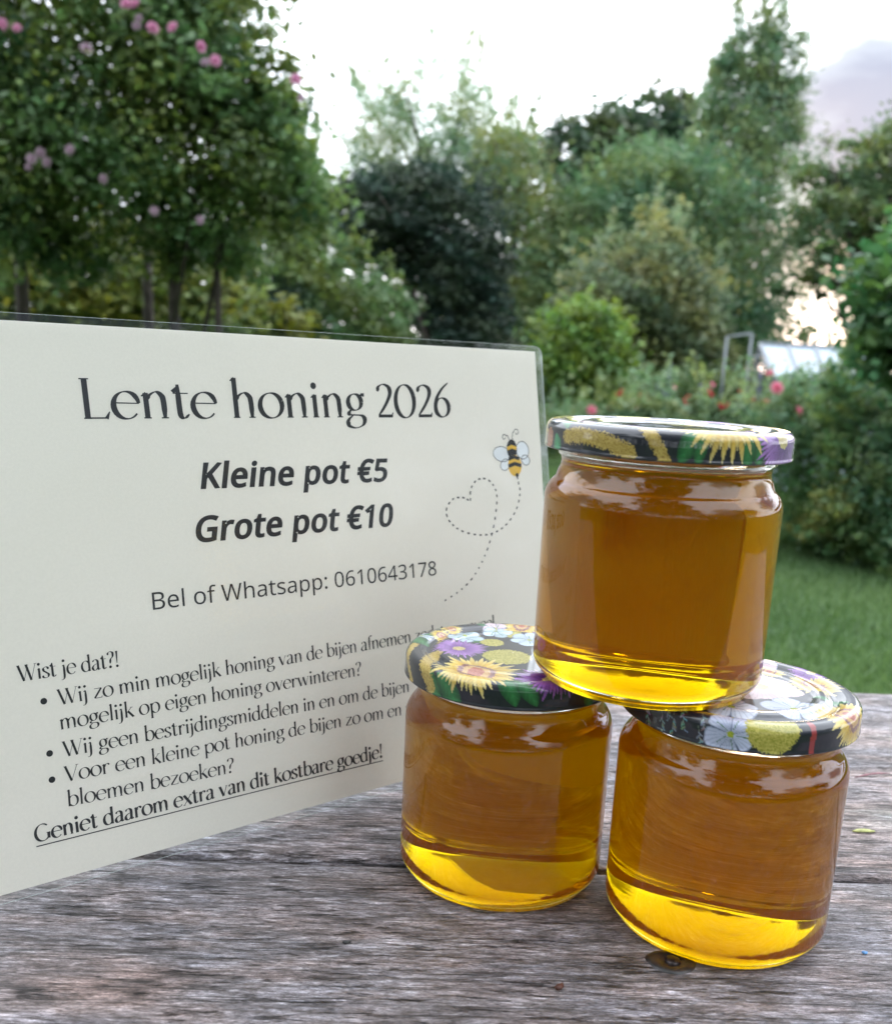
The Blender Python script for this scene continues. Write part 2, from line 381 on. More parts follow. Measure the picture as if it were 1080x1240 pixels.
plant('hazel_bush', 'yellow-green bush low under the rose tree, behind the sign', 'shrub',
      [(60, 350, 6.8, 90, 70, .6), (160, 330, 7.0, 80, 70, .6), (240, 350, 7.2, 70, 60, .6), (0, 280, 6.6, 80, 70, .6), (300, 390, 7, 60, 45, .5)],
      15000, .085, (.05, .08, .02), (.13, .16, .05), 21, csize=.22, hollow=.2, sprigs=(10, .3, 20, .05))
plant('round_bush', 'small round bright green bush right of the sign', 'shrub',
      [(703, 418, 7, 46, 46, .34), (712, 395, 7, 32, 28, .3), (672, 445, 7, 26, 36, .3), (698, 485, 7, 48, 36, .3), (738, 435, 7, 18, 34, .3)],
      15000, .05, (.035, .075, .02), (.12, .20, .05), 22, csize=.24, hollow=.5, sprigs=(20, .14, 20, .02))
plant('clipped_hedge', 'low clipped dark green hedge behind the poppy bed', 'hedge',
      [(x, 482, 9.2, 28, 34, .35) for x in range(740, 1010, 22)], 14000, .05, (.03, .055, .02), (.06, .10, .035), 23, part='foliage', csize=.3)
# ---- the climbing rose tree, nearest on the left
ROSE_BLOBS = [(110, 120, 4.7, 150, 130, .6), (250, 90, 4.6, 95, 105, .5), (320, 190, 4.6, 62, 85, .45), (200, 230, 4.7, 110, 70, .5), (20, 200, 4.8, 90, 90, .5),
              (330, 130, 4.55, 38, 55, .3), (160, -60, 4.7, 160, 120, .6), (-60, 60, 4.8, 110, 160, .6), (370, 250, 4.8, 36, 45, .3), (60, 300, 4.9, 80, 45, .4), (250, 300, 4.9, 70, 45, .3)]
plant('rose_tree', 'tall climbing rose tree with pink flowers filling the upper left', 'tree', ROSE_BLOBS,
      60000, .046, (.022, .050, .020), (.11, .175, .065), 24, trunk=(258, 4.75, .035), csize=.21, hollow=.12, sprigs=(46, .18, 16, .022), limbs=5, aspect=.6)
rose_root = bpy.data.objects['rose_tree']
def bloom_mesh(name, r, seed, layers=((1., 6, .1), (.72, 5, .35), (.42, 4, .6)), c0=(.62, .16, .32), c1=(.8, .42, .55)):
    rng = np.random.default_rng(seed); V = []; F = []; C = []
    for li, (rr, n, lift) in enumerate(layers):
        for k in range(n):
            a = 2*PI*(k+.5*li)/n+rng.uniform(-.1, .1); R_ = r*rr; w = PI/n*1.25
            o = len(V)
            pts = [(0, 0), (.55, -w), (.98, -w*.62), (1.05, 0), (.98, w*.62), (.55, w)]
            for (t, da) in pts:
                q = R_*t; V.append((q*math.cos(a+da), q*math.sin(a+da), r*lift*t+r*.25*t*t*(.6 if li else .2)+rng.uniform(-.03, .03)*r)); C.append(np.array(c0)*(1-t)+np.array(c1)*t)
            F += [(o, o+1, o+2), (o, o+2, o+3), (o, o+3, o+4), (o, o+4, o+5)]
    return mesh_np(name, V, F, np.array(C))
rose_pink = bloom_mesh('rose_bloom', .036, 1, c0=(.40, .13, .24), c1=(.56, .30, .40)); rose_pale = bloom_mesh('faded_rose_bloom', .036, 2, c0=(.26, .17, .21), c1=(.38, .29, .34))
rng = np.random.default_rng(31)
for (px, py, kind) in [(415/2.7, 15/2.7, 0), (445/2.7, 15/2.7, 0), (500/2.7, 92/2.7, 0), (566/2.7, 90/2.7, 0), (57/2.7, 92/2.7, 0), (8/2.7, 80/2.7, 0), (660/2.7, 152/2.7, 0), (705/2.7, 198/2.7, 0),
                       (672/2.7, 205/2.7, 1), (968/2.7, 260/2.7, 0), (985/2.7, 320/2.7, 1), (283/2.7, 160/2.7, 1), (448/2.7, 85/2.7, 1), (455/2.7, 60/2.7, 1), (105/2.7, 520/2.7, 1), (135/2.7, 500/2.7, 1), (155/2.7, 530/2.7, 1),
                       (230/2.7, 490/2.7, 1), (340/2.7, 585/2.7, 1), (655/2.7, 720/2.7, 1), (505/2.7, 690/2.7, 1), (95/2.7, 545/2.7, 1)]:
    o = link('rose_bloom', rose_pale if kind else rose_pink, PETAL, rose_root)
    Y = 3.98 if px < 300 else 4.1
    o.location = at(px, py, Y)-rose_root.location; s = rng.uniform(.42, .68); o.scale = (s, s, s)
    o.rotation_euler = (PI/2+rng.uniform(-.6, .4), rng.uniform(-.4, .4), rng.uniform(-.5, .5))
    if kind: o['label'] = 'faded lilac-pink rose bloom'
mb = MB()
for (px, Y, r, top) in ((172, 5.6, .035, 250), (15, 5.2, .04, 150), (255, 4.75, .02, 120), (205, 5.3, .02, 200)):
    b = Vector((at(px, 433, Y).x, Y, GROUND_Z)); t = at(px+8, top, Y)
    mb.add(*tube([b, b.lerp(t, .4)+Vector((.03, 0, 0)), b.lerp(t, .75), t], [r*1.2, r, r*.8, r*.5], 8), mtx=Matrix.Translation(-rose_root.location))
mb.build('side_stems', BARK, rose_root, True)

# ---- right side: near shrub and the flower border
plant('lilac_bush', 'bright leafy bush at the right edge above the flower border', 'shrub',
      [(1098, 350, 4.3, 58, 60, .3), (1072, 395, 4.3, 42, 42, .28), (1122, 300, 4.3, 55, 45, .3), (1110, 430, 4.3, 66, 48, .3), (1140, 360, 4.3, 60, 80, .3)],
      5200, .065, (.025, .065, .03), (.065, .145, .055), 25, csize=.28, hollow=.4, aspect=.6, sprigs=(10, .12, 8, .03), trunk=(1165, 4.5, .02))
BORD = [('rose_bush', 'leafy rose bush behind the right lid rim of the top jar, below the greenhouse roof', [(960, 520, 5.4, 50, 55, .3), (1000, 500, 5.3, 45, 50, .3)], (.035, .08, .04), (.12, .19, .10), .045),
        ('tall_herb', 'tall stalked herb standing in the middle of the right border', [(1018, 500, 4.9, 26, 75, .2), (1020, 450, 4.9, 16, 30, .15)], (.05, .10, .04), (.14, .22, .09), .045),
        ('fern', 'dark green fern clump at the foot of the right border', [(985, 600, 5.3, 55, 50, .3), (1060, 620, 5.0, 60, 45, .3)], (.03, .07, .03), (.08, .16, .06), .045),
        ('peony_bush', 'broad dark peony bush at the right edge over the lawn', [(1060, 540, 4.9, 60, 60, .3), (1110, 590, 4.8, 70, 75, .35), (1090, 490, 4.9, 60, 45, .3)], (.03, .07, .04), (.10, .17, .09), .05),
        ('spurge', 'yellow-green low spurge in front of the dark border foliage', [(1012, 615, 4.9, 26, 18, .15), (985, 640, 5.1, 30, 12, .15)], (.08, .12, .04), (.19, .24, .10), .035),
        ('edging_plant', 'low edging plants along the lawn at the right', [(960, 650, 5.5, 30, 14, .18), (1010, 662, 5.15, 35, 18, .18), (1060, 672, 4.9, 35, 18, .18), (1110, 686, 4.7, 40, 22, .2)], (.03, .07, .025), (.07, .13, .045), .04)]
for i, (nm, lb, bl, dk, lt, lf) in enumerate(BORD):
    plant(nm, lb, 'plant', bl, 6500 if i != 1 else 2600, lf, dk, lt, 40+i, part='foliage', csize=.26, hollow=.15, sprigs=(8, .16, 18, .02), aspect=.4)
# bed behind the top jar
plant('flower_bed_foliage', None, None, [(x+8*math.sin(x), 516+14*math.sin(x*1.7), 6.9-.001*x+.3*math.sin(x*.9), 22+10*math.sin(x*2.3), 24, .3) for x in range(640, 960, 22)], 15000, .045, (.05, .09, .045), (.12, .18, .09), 50, part='foliage', csize=.3, hollow=.05, sprigs=(90, .26, 14, .015))
tag(bpy.data.objects['flower_bed_foliage'], kind='stuff')

def stem_flower(name, label, cat, group, px, py, Y, me, mat=PETAL, s=1., rot=None, seed=0):
    r_ = random.Random(seed*7+3)
    p = at(px, py, Y); o = empty(name, (p.x, p.y, GROUND_Z)); tag(o, label, cat, group)
    h = p.z-GROUND_Z
    V, F = tube([(0, 0, 0), (.02, .01, h*.5), (.005, 0, h-.005)], [.004, .003, .002], 5)
    link('stem', mesh_py('stem', V, F), STEM, o, True)
    f = link('bloom', me, mat, o); f.location = (0, 0, h); f.scale = (s, s, s); f.rotation_euler = rot or (r_.uniform(.5, 1.2), r_.uniform(-.5, .5), r_.uniform(0, 6))
    return o
STEM = simple('green_stem', (.05, .10, .03), .6)
poppy = bloom_mesh('poppy_bloom', .048, 5, ((1., 4, .35), (.85, 4, .55)), (.24, .012, .012), (.46, .04, .04))
ORD = 'first second third fourth fifth sixth seventh eighth ninth tenth eleventh twelfth thirteenth fourteenth fifteenth'.split()
PX_ = [768, 778, 835, 857, 872, 883, 905, 912, 765, 925, 741, 752, 820, 895, 846]
POPPY_LABEL = ['%s red poppy from the round green bush, in the bed behind the top jar' % ORD[sorted(PX_).index(p)] for p in PX_]
for i, (px, py) in enumerate([(768, 488), (778, 484), (835, 487), (857, 477), (872, 498), (883, 494), (905, 492), (912, 490), (765, 492), (925, 488), (741, 494), (752, 480), (820, 492), (895, 478), (846, 499)]):
    stem_flower('poppy', POPPY_LABEL[i], 'flower', 'red poppies in the bed behind the jars', px, py, 6.35, poppy, s=.70+.4*((i*37 % 10)/10), seed=i)
pinkr = bloom_mesh('garden_rose_bloom', .042, 6, c0=(.52, .10, .13), c1=(.68, .28, .34))
for i, (px, py, Y, lb) in enumerate([(940, 470, 5.0, 'pink-red rose standing highest, just below the greenhouse roof'), (965, 498, 4.95, 'pink rose lower right, above the purple end of the top jar lid'),
                                     (1000, 498, 5.2, 'small dull pink rose in the right border foliage')]):
    stem_flower('garden_rose', lb, 'flower', None, px, py, Y, pinkr, s=(.78, .7, .45)[i], rot=(1.2, .1, i), seed=i+20)
for i, (px, py, Y, lb) in enumerate([(716, 497, 6.2, 'dull pink rose low beside the round green bush'), (815, 470, 6.9, 'small pink rose behind the row of poppies, between the violet spikes and the trellis'),
                                     (862, 466, 6.9, 'small pink rose just left of the foot of the metal trellis'), (932, 452, 6.6, 'small pink rose under the left corner of the greenhouse roof')]):
    stem_flower('garden_rose', lb, 'flower', None, px, py, Y, pinkr, s=(.8, .55, .5, .6)[i], rot=(1.2, .1, i), seed=i+40)
# purple flower spikes
rng = np.random.default_rng(77)
for i, (px, py, hpx) in enumerate([(793, 478, 42), (808, 462, 40), (845, 480, 30), (915, 470, 40), (800, 485, 24)]):
    P = []; a = at(px, py+hpx/2, 6.6); hh = hpx*6.6/F_PX
    t = rng.uniform(0, 1, 90); P = np.stack([rng.normal(size=90)*.012*(1.2-t), rng.normal(size=90)*.012, t*hh], 1)
    o = empty('delphinium', (a.x, a.y, GROUND_Z)); tag(o, ('taller of the two violet spikes in the middle of the bed', 'violet spike just right of the tallest one in the bed', 'short violet spike midway between the bush and the trellis', 'violet spike at the foot of the metal trellis', 'low violet spike beside the two tall ones')[i]+', behind the jars', 'flower', 'violet flower spikes in the bed')
    V, F, c = leaves(P, .022, rng, np.tile(np.array((.13, .12, .22)), (90, 1)))
    f = link('bloom', mesh_np('spike', V, F, c), PETAL, o); f.location = (0, 0, a.z-GROUND_Z)
    V, F = tube([(0, 0, 0), (0, 0, a.z-GROUND_Z+hh*.9)], [.005, .002], 5); link('stem', mesh_py('stem', V, F), STEM, o)

# ------------------------------------------------------------------ cold frame (small greenhouse) and the metal frame
ALU = simple('weathered_aluminium', (.20, .22, .24), .55, .4, bscale=40)
def pane_mat():
    m, nt, b, o = mat_new('whitewashed_glass')
    g = N(nt, 'ShaderNodeTexCoord'); nz = N(nt, 'ShaderNodeTexNoise', {'Vector': g.outputs['Object'], 'Scale': 5., 'Detail': 5.})
    nt.links.new(ramp(nt, nz.outputs['Fac'], [(.3, (.24, .30, .36)), (.7, (.38, .44, .50))]), b.inputs['Base Color'])
    b.inputs['Roughness'].default_value = .3; b.inputs['Specular IOR Level'].default_value = .5
    t = N(nt, 'ShaderNodeBsdfTranslucent', {'Color': (.75, .8, .85, 1)})
    mx = N(nt, 'ShaderNodeMixShader', {0: .12, 1: b.outputs[0], 2: t.outputs[0]}); nt.links.new(mx.outputs[0], o.inputs['Surface'])
    return m
PANE = pane_mat()
g0 = at(920, 417, 8.9); g1 = at(1052, 424, 8.9); f0 = at(936, 458, 8.1); f1 = at(1066, 462, 8.1)
gh = empty('greenhouse', ((g0.x+g1.x)/2, 8.5, GROUND_Z)); tag(gh, 'small low greenhouse with whitewashed sloping roof panes beyond the flower bed', 'greenhouse')
gl = gh.location.copy()
def bar(mb, a, b, w):
    d = (b-a); L = d.length; m = d.to_track_quat('X', 'Z').to_matrix().to_4x4(); m.translation = (a+b)/2
    mb.box((0, 0, 0), (L, w, w), m)
n = 4
for i in range(n):
    t0, t1 = i/n+.012, (i+1)/n-.012
    q = [g0.lerp(g1, t0)-gl, g0.lerp(g1, t1)-gl, f0.lerp(f1, t1)-gl, f0.lerp(f1, t0)-gl]
    nrm = (q[1]-q[0]).cross(q[3]-q[0]).normalized()*.004
    V = [v+nrm for v in q]+[v-nrm for v in q]
    link('roof_pane', mesh_py('roof_pane', V, [(0, 1, 2, 3), (7, 6, 5, 4), (0, 4, 5, 1), (1, 5, 6, 2), (2, 6, 7, 3), (3, 7, 4, 0)]), PANE, gh)
for i in range(n+1):
    mb = MB(); bar(mb, g0.lerp(g1, i/n)-gl, f0.lerp(f1, i/n)-gl, .035); mb.build('glazing_bar', ALU, gh)
for a, b, nm in ((g0, g1, 'ridge_bar'), (f0, f1, 'eave_bar')):
    mb = MB(); bar(mb, a-gl, b-gl, .05); mb.build(nm, ALU, gh)
zb = GROUND_Z
for a, b in ((f0, f1),):
    V = [Vector((a.x, a.y, zb))-gl, Vector((b.x, b.y, zb))-gl, b-gl-Vector((0, 0, .05)), a-gl-Vector((0, 0, .05))]
    V += [v+Vector((0, .02, 0)) for v in V]
    link('front_panel', mesh_py('front_panel', V, [(0, 1, 2, 3), (7, 6, 5, 4), (0, 4, 5, 1), (1, 5, 6, 2), (2, 6, 7, 3), (3, 7, 4, 0)]), PANE, gh)
for a in (g0, g1, f0, f1):
    mb = MB(); bar(mb, Vector((a.x, a.y+.03, zb))-gl, a-gl-Vector((0, -.03, .03)), .04); mb.build('post', ALU, gh)

fr = empty('metal_trellis', (2.2, 7.9, GROUND_Z)); tag(fr, 'upright grey metal trellis frame left of the greenhouse', 'trellis')
def px_tube(pts, r, name, par):
    V, F = tube([at(*q)-par.location for q in pts], [r]*len(pts), 6); return link(name, mesh_py(name, V, F), ALU, par, True)
px_tube([(868, 520, 7.9), (880, 408, 7.9)], .009, 'post', fr); px_tube([(898, 520, 7.9), (910, 404, 7.9)], .009, 'post', fr)
px_tube([(880, 408, 7.9), (910, 404, 7.9)], .009, 'top_rail', fr); px_tube([(899, 515, 8.4), (906, 434, 8.4)], .008, 'post', fr)
px_tube([(906, 434, 8.4), (925, 430, 8.4)], .007, 'top_rail', fr); px_tube([(915, 515, 8.4), (925, 430, 8.4)], .007, 'post', fr)

# ------------------------------------------------------------------ garden behind the photographer (mirrored in lids and glass)
rng = np.random.default_rng(91); bl = []
for i in range(15):
    a = -PI*(.04+.92*i/14); R_ = 8.0+rng.uniform(-1, 1); h_ = [2.2, 2.4, 1.6, 1.7, 2.0, 3.6, 4.5, 4.9, 4.6, 3.8, 1.6, 2.2, 4.2, 2.2, 3.0][i]
    bl.append((np.array((R_*math.cos(a), R_*math.sin(a), GROUND_Z+h_)), np.array((1.25, 1.1, h_))))
for (x_, y_, z_, r_) in ((.2, -4.6, 4.6, 1.7), (-1.6, -5.0, 4.2, 1.5), (.4, -3.6, 5.6, 1.5), (-1.2, -3.4, 5.6, 1.3), (-.2, -2.0, 5.9, 1.3), (-1.6, -2.2, 5.6, 1.1), (-2.6, -3.8, 4.9, 1.1)):  # unseen canopy overhead, added to break up the sky reflected in the jars
    bl.append((np.array((x_, y_, z_)), np.array((r_, r_, r_*.7))))
P, tone = crown_points(bl, 72000, rng, .26, .3)
k_ = P[:, 2] > GROUND_Z; P = P[k_]; tone = tone[k_]
tag(link('shrubbery', crown_mesh('shrubbery', P, tone, .22, rng, (.02, .04, .02), (.06, .10, .04)), LEAF), 'dense green shrubbery behind the camera, with an unseen canopy added overhead to break up sky reflections', None, None, 'stuff')
# ------------------------------------------------------------------ table
def wood_mat(name, seed, tone=1.0):
    m, nt, b, o = mat_new(name)
    g = N(nt, 'ShaderNodeTexCoord')
    def mapped(sx, sy, off=0.):
        mp = N(nt, 'ShaderNodeMapping', {'Vector': g.outputs['Object']}); mp.inputs['Scale'].default_value = (sx, sy, sy); mp.inputs['Location'].default_value = (seed*3.7+off, seed*1.9+off, 0)
        return mp.outputs[0]
    warp = N(nt, 'ShaderNodeTexNoise', {'Vector': mapped(6, 14), 'Scale': 1., 'Detail': 3.})
    wv = N(nt, 'ShaderNodeVectorMath', {0: warp.outputs['Color'], 1: (.5, .5, .5)}, operation='SUBTRACT')
    ws = N(nt, 'ShaderNodeVectorMath', {0: wv.outputs[0]}, operation='SCALE'); ws.inputs['Scale'].default_value = 1.3
    def nz(sx, sy, detail=6., rough=.6, off=0., dist=0.):
        v = N(nt, 'ShaderNodeVectorMath', {0: mapped(sx, sy, off), 1: ws.outputs[0]}, operation='ADD')
        return N(nt, 'ShaderNodeTexNoise', {'Vector': v.outputs[0], 'Scale': 1., 'Detail': detail, 'Roughness': rough, 'Distortion': dist}).outputs['Fac']
    broad = nz(5, 22, 3., .5, 2.)           # large patches
    grain = nz(95, 620, 9., .76, 5., .15)    # fibres
    fine = nz(420, 1700, 4., .8, 8.)          # hair fibres
    crack = nz(60, 430, 7., .68, 12., .2)   # dark fissures
    blotch = nz(42, 130, 6., .68, 17.)
    tint = nz(16, 60, 5., .6, 23.)
    base = ramp(nt, grain, [(.29, (.026, .022, .020)), (.42, (.085, .074, .070)), (.55, (.19, .182, .19)), (.68, (.46, .46, .49))])
    warm = ramp(nt, broad, [(.34, (1.02, .98, 1.0)), (.5, (.92, .88, .87)), (.62, (1.14, .94, .84)), (.74, (.95, .99, .85))])
    mx = N(nt, 'ShaderNodeMix', {'Factor': .85, 'A': base, 'B': warm}, data_type='RGBA', blend_type='MULTIPLY')
    bl = ramp(nt, blotch, [(.34, (.30, .29, .30)), (.5, (.85, .85, .87)), (.66, (1.65, 1.67, 1.72))])
    mx2 = N(nt, 'ShaderNodeMix', {'Factor': .9, 'A': mx.outputs['Result'], 'B': bl}, data_type='RGBA', blend_type='MULTIPLY')
    tq = ramp(nt, tint, [(.36, (.88, .98, 1.12)), (.5, (1, 1, 1)), (.64, (1.2, .98, .86))])
    mxt = N(nt, 'ShaderNodeMix', {'Factor': .5, 'A': mx2.outputs['Result'], 'B': tq}, data_type='RGBA', blend_type='MULTIPLY')
    fn = ramp(nt, fine, [(.38, (.34, .34, .34)), (.58, (1.5, 1.5, 1.5))])
    mx3 = N(nt, 'ShaderNodeMix', {'Factor': .8, 'A': mxt.outputs['Result'], 'B': fn}, data_type='RGBA', blend_type='MULTIPLY')
    ck = ramp(nt, crack, [(.33, (.10, .09, .085)), (.41, (1, 1, 1))])
    mx4 = N(nt, 'ShaderNodeMix', {'Factor': 1., 'A': mx3.outputs['Result'], 'B': ck}, data_type='RGBA', blend_type='MULTIPLY')
    hair = nz(3.2, 210, 3., .5, 31., .1)      # long hairline splits along the grain
    hd = N(nt, 'ShaderNodeMath', {0: hair, 1: .5}, operation='SUBTRACT'); ha = N(nt, 'ShaderNodeMath', {0: hd.outputs[0]}, operation='ABSOLUTE')
    hk = ramp(nt, ha.outputs[0], [(.0, (.12, .11, .10)), (.009, (.35, .34, .33)), (.02, (1, 1, 1))])
    mx4 = N(nt, 'ShaderNodeMix', {'Factor': .85, 'A': mx4.outputs['Result'], 'B': hk}, data_type='RGBA', blend_type='MULTIPLY')
    tn = N(nt, 'ShaderNodeMix', {'Factor': 1., 'A': mx4.outputs['Result'], 'B': (tone*1.02, tone, tone*.99, 1)}, data_type='RGBA', blend_type='MULTIPLY')
    nt.links.new(tn.outputs['Result'], b.inputs['Base Color'])
    rr = N(nt, 'ShaderNodeMapRange', {'Value': grain, 'From Min': .3, 'From Max': .7, 'To Min': .58, 'To Max': .36}); nt.links.new(rr.outputs[0], b.inputs['Roughness'])
    b.inputs['Specular IOR Level'].default_value = .5
    h1 = N(nt, 'ShaderNodeMath', {0: grain, 1: .6}, operation='MULTIPLY'); h2 = N(nt, 'ShaderNodeMath', {0: fine, 1: .35, 2: h1.outputs[0]}, operation='MULTIPLY_ADD')
    ckh = N(nt, 'ShaderNodeMapRange', {'Value': crack, 'From Min': .33, 'From Max': .43, 'To Min': -1.0, 'To Max': 0.})
    h3 = N(nt, 'ShaderNodeMath', {0: h2.outputs[0], 1: ckh.outputs[0]}, operation='ADD')
    bp = N(nt, 'ShaderNodeBump', {'Height': h3.outputs[0], 'Strength': 1.0, 'Distance': .0016}); nt.links.new(bp.outputs[0], b.inputs['Normal'])
    return m
TANG = math.atan(.03288)
table = empty('garden_table', (0, 0, GROUND_Z), TANG)
tag(table, 'weathered grey plank garden table carrying the sign and the honey jars', 'table')
TH = .028
def plank(y0, y1, mat, seed):
    rng = np.random.default_rng(seed); nx, ny = 240, 10
    x0, x1 = -1.05, .95; V = []; F = []
    ys = np.concatenate([[y0, y0+.0012], np.linspace(y0+.004, y1-.004, ny), [y1-.0012, y1]])
    wob0 = np.cumsum(rng.normal(size=nx+1))*.00012; wob1 = np.cumsum(rng.normal(size=nx+1))*.00012
    wob0 -= np.linspace(wob0[0], wob0[-1], nx+1); wob1 -= np.linspace(wob1[0], wob1[-1], nx+1)
    m = len(ys)
    for i in range(nx+1):
        x = x0+(x1-x0)*i/nx
        for j, y in enumerate(ys):
            e = min(j, m-1-j); z = -.0022 if e == 0 else (-.0006 if e == 1 else 0)
            f = (y-y0)/(y1-y0); yy = y + np.clip(wob0[i], -.0006, .0008)*(1-f) + np.clip(wob1[i], -.0008, .0006)*f
            V.append((x, yy, z-GROUND_Z))
    nb = len(V)
    for i in range(nx+1):
        V.append((V[i*m][0], V[i*m][1], -TH-GROUND_Z)); V.append((V[i*m][0], V[i*m+m-1][1], -TH-GROUND_Z))
    for i in range(nx):
        for j in range(m-1): a = i*m+j; F.append((a, a+m, a+m+1, a+1))
        F.append((nb+2*i, nb+2*i+2, (i+1)*m, i*m)); F.append((i*m+m-1, (i+1)*m+m-1, nb+2*i+3, nb+2*i+1)); F.append((nb+2*i, nb+2*i+1, nb+2*i+3, nb+2*i+2))
    F.append(tuple([j for j in range(m)]+[nb+1, nb])); F.append(tuple([nx*m+j for j in range(m-1, -1, -1)]+[nb+2*nx, nb+2*nx+1]))
    return link('plank', mesh_py('plank', V, F), mat, table, True)
W1, W2, W3 = wood_mat('weathered_wood_far', 1, 1.45), wood_mat('weathered_wood_near', 4, 1.25), wood_mat('weathered_wood_edge', 9, 1.)
plank(.3668, .6120, W1, 1); plank(.1165, .3626, W2, 2)
mb = MB()
for x in (-.92, .82):
    for y in (.17, .55): mb = MB(); mb.box((x, y, (-TH-.002-GROUND_Z)/2), (.07, .07, -GROUND_Z-TH-.002)); mb.build('leg', W3, table, bevel=.004)
for y in (.17, .55): mb = MB(); mb.box((-.05, y, -GROUND_Z-TH-.042), (1.66, .025, .08)); mb.build('apron', W3, table, bevel=.002)
# counter-sunk screw in the near plank, in front of the right jar
SCREW = simple('rusty_screw', (.03, .022, .02), .35, .6, vary=.5, bscale=900); DARK = simple('damp_knot', (.014, .011, .010), .4, vary=.5, bscale=400)
Ri = Matrix.Rotation(-TANG, 4, 'Z')
def tloc(x, y, z=0.): v = Ri @ Vector((x, y, z)); v.z -= GROUND_Z; return v
V, F = lathe([(0, .00035), (.0030, .0003), (.0036, .00075), (.0058, .0008), (.0068, .0003), (.0072, -.0004)], 28)
k = link('knot', mesh_py('knot', [(v[0]*1.3*(1+.05*math.sin(5*math.atan2(v[1], v[0]))), v[1]*(1+.07*math.sin(3*math.atan2(v[1], v[0]))), v[2]) for v in V], F), DARK, table, True); k.location = tloc(.0868, .3050)
V, F = lathe([(0, .0012), (.0020, .0011), (.0026, .0008), (.0028, .0003)], 20)
k = link('screw', mesh_py('screw', V, F), SCREW, table, True); k.location = tloc(.0872, .3052)

# ------------------------------------------------------------------ laminated sign
YAW, TILT = .68684, .17052
sx = Vector((math.cos(YAW), math.sin(YAW), 0)); aw = Vector((-math.sin(YAW), math.cos(YAW), 0))
sy = math.cos(TILT)*Vector((0, 0, 1))+math.sin(TILT)*aw; sz = sx.cross(sy)
P0 = Vector((.0632, .50172, .00355))-.297*sx
Ms = Matrix((sx, sy, sz)).transposed().to_4x4(); Ms.translation = P0
sign = empty('sign'); sign.matrix_world = Ms
tag(sign, 'laminated cream price sign for spring honey leaning upright on the table', 'sign')
def wz(u, v):
    return .0012*math.sin(PI*max(0, min(1, v/.21)))*(.3+.7*(u/.297)**2)+.00025*math.sin(u*38+v*17)
def sheet(name, u0, u1, v0, v1, z0, z1, mat, rad=0, nu=48, nv=30):
    us = np.linspace(u0, u1, nu+1); vs = np.linspace(v0, v1, nv+1); V = []
    def rc(u, v):                      # rounded corners
        if rad:
            du = max(u0+rad-u, u-(u1-rad), 0); dv = max(v0+rad-v, v-(v1-rad), 0)
            if du > 0 and dv > 0:
                q = max(du, dv)/math.hypot(du, dv)
                su = -1 if u < (u0+u1)/2 else 1; sv = -1 if v < (v0+v1)/2 else 1
                cu = u0+rad if su < 0 else u1-rad; cv = v0+rad if sv < 0 else v1-rad
                u = cu+su*du*q; v = cv+sv*dv*q
        return u, v
    us = np.unique(np.concatenate([us, u0+rad*np.linspace(0, 1, 6), u1-rad*np.linspace(0, 1, 6)])); vs = np.unique(np.concatenate([vs, v0+rad*np.linspace(0, 1, 6), v1-rad*np.linspace(0, 1, 6)]))
    a, b = len(us), len(vs)
    for z in (z1, z0):
        for v in vs:
            for u in us:
                uu, vv = rc(u, v); V.append((uu, vv, wz(uu, vv)+z))
    F = []
    o = a*b
    for j in range(b-1):
        for i in range(a-1):
            k = j*a+i; F.append((k, k+1, k+a+1, k+a)); F.append((o+k, o+k+a, o+k+a+1, o+k+1))
    for i in range(a-1):
        F.append((i+1, i, o+i, o+i+1)); k = (b-1)*a+i; F.append((k, k+1, o+k+1, o+k))
    for j in range(b-1):
        k = j*a; F.append((k, k+a, o+k+a, o+k)); k = j*a+a-1; F.append((k+a, k, o+k, o+k+a))
    return link(name, mesh_py(name, V, F), mat, sign)
PAPER = simple('cream_paper', (.84, .80, .725), .8, bscale=900, vary=.015)
sheet('paper', 0, .297, 0, .210, -.00005, .00005, PAPER)
def film_mat():
    m, nt, b, o = mat_new('laminate_film')
    nt.nodes.remove(b)
    tr = N(nt, 'ShaderNodeBsdfTransparent', {'Color': (.97, .985, .98, 1)}); gl = N(nt, 'ShaderNodeBsdfGlossy', {'Color': (1, 1, 1, 1), 'Roughness': .07})
    g = N(nt, 'ShaderNodeTexCoord'); nz = N(nt, 'ShaderNodeTexNoise', {'Vector': g.outputs['Object'], 'Scale': 22., 'Detail': 3.})
    bp = N(nt, 'ShaderNodeBump', {'Height': nz.outputs['Fac'], 'Strength': .15, 'Distance': .001}); nt.links.new(bp.outputs[0], gl.inputs['Normal'])
    fr0 = N(nt, 'ShaderNodeFresnel', {'IOR': 1.45}); fr = N(nt, 'ShaderNodeMath', {0: fr0.outputs[0], 1: .6}, operation='MULTIPLY')
    mx = N(nt, 'ShaderNodeMixShader', {0: fr.outputs[0], 1: tr.outputs[0], 2: gl.outputs[0]}); nt.links.new(mx.outputs[0], o.inputs['Surface'])
    return m
sheet('laminate_film', -.004, .3018, -.0034, .2128, -.00025, .0003, film_mat(), rad=.0045)
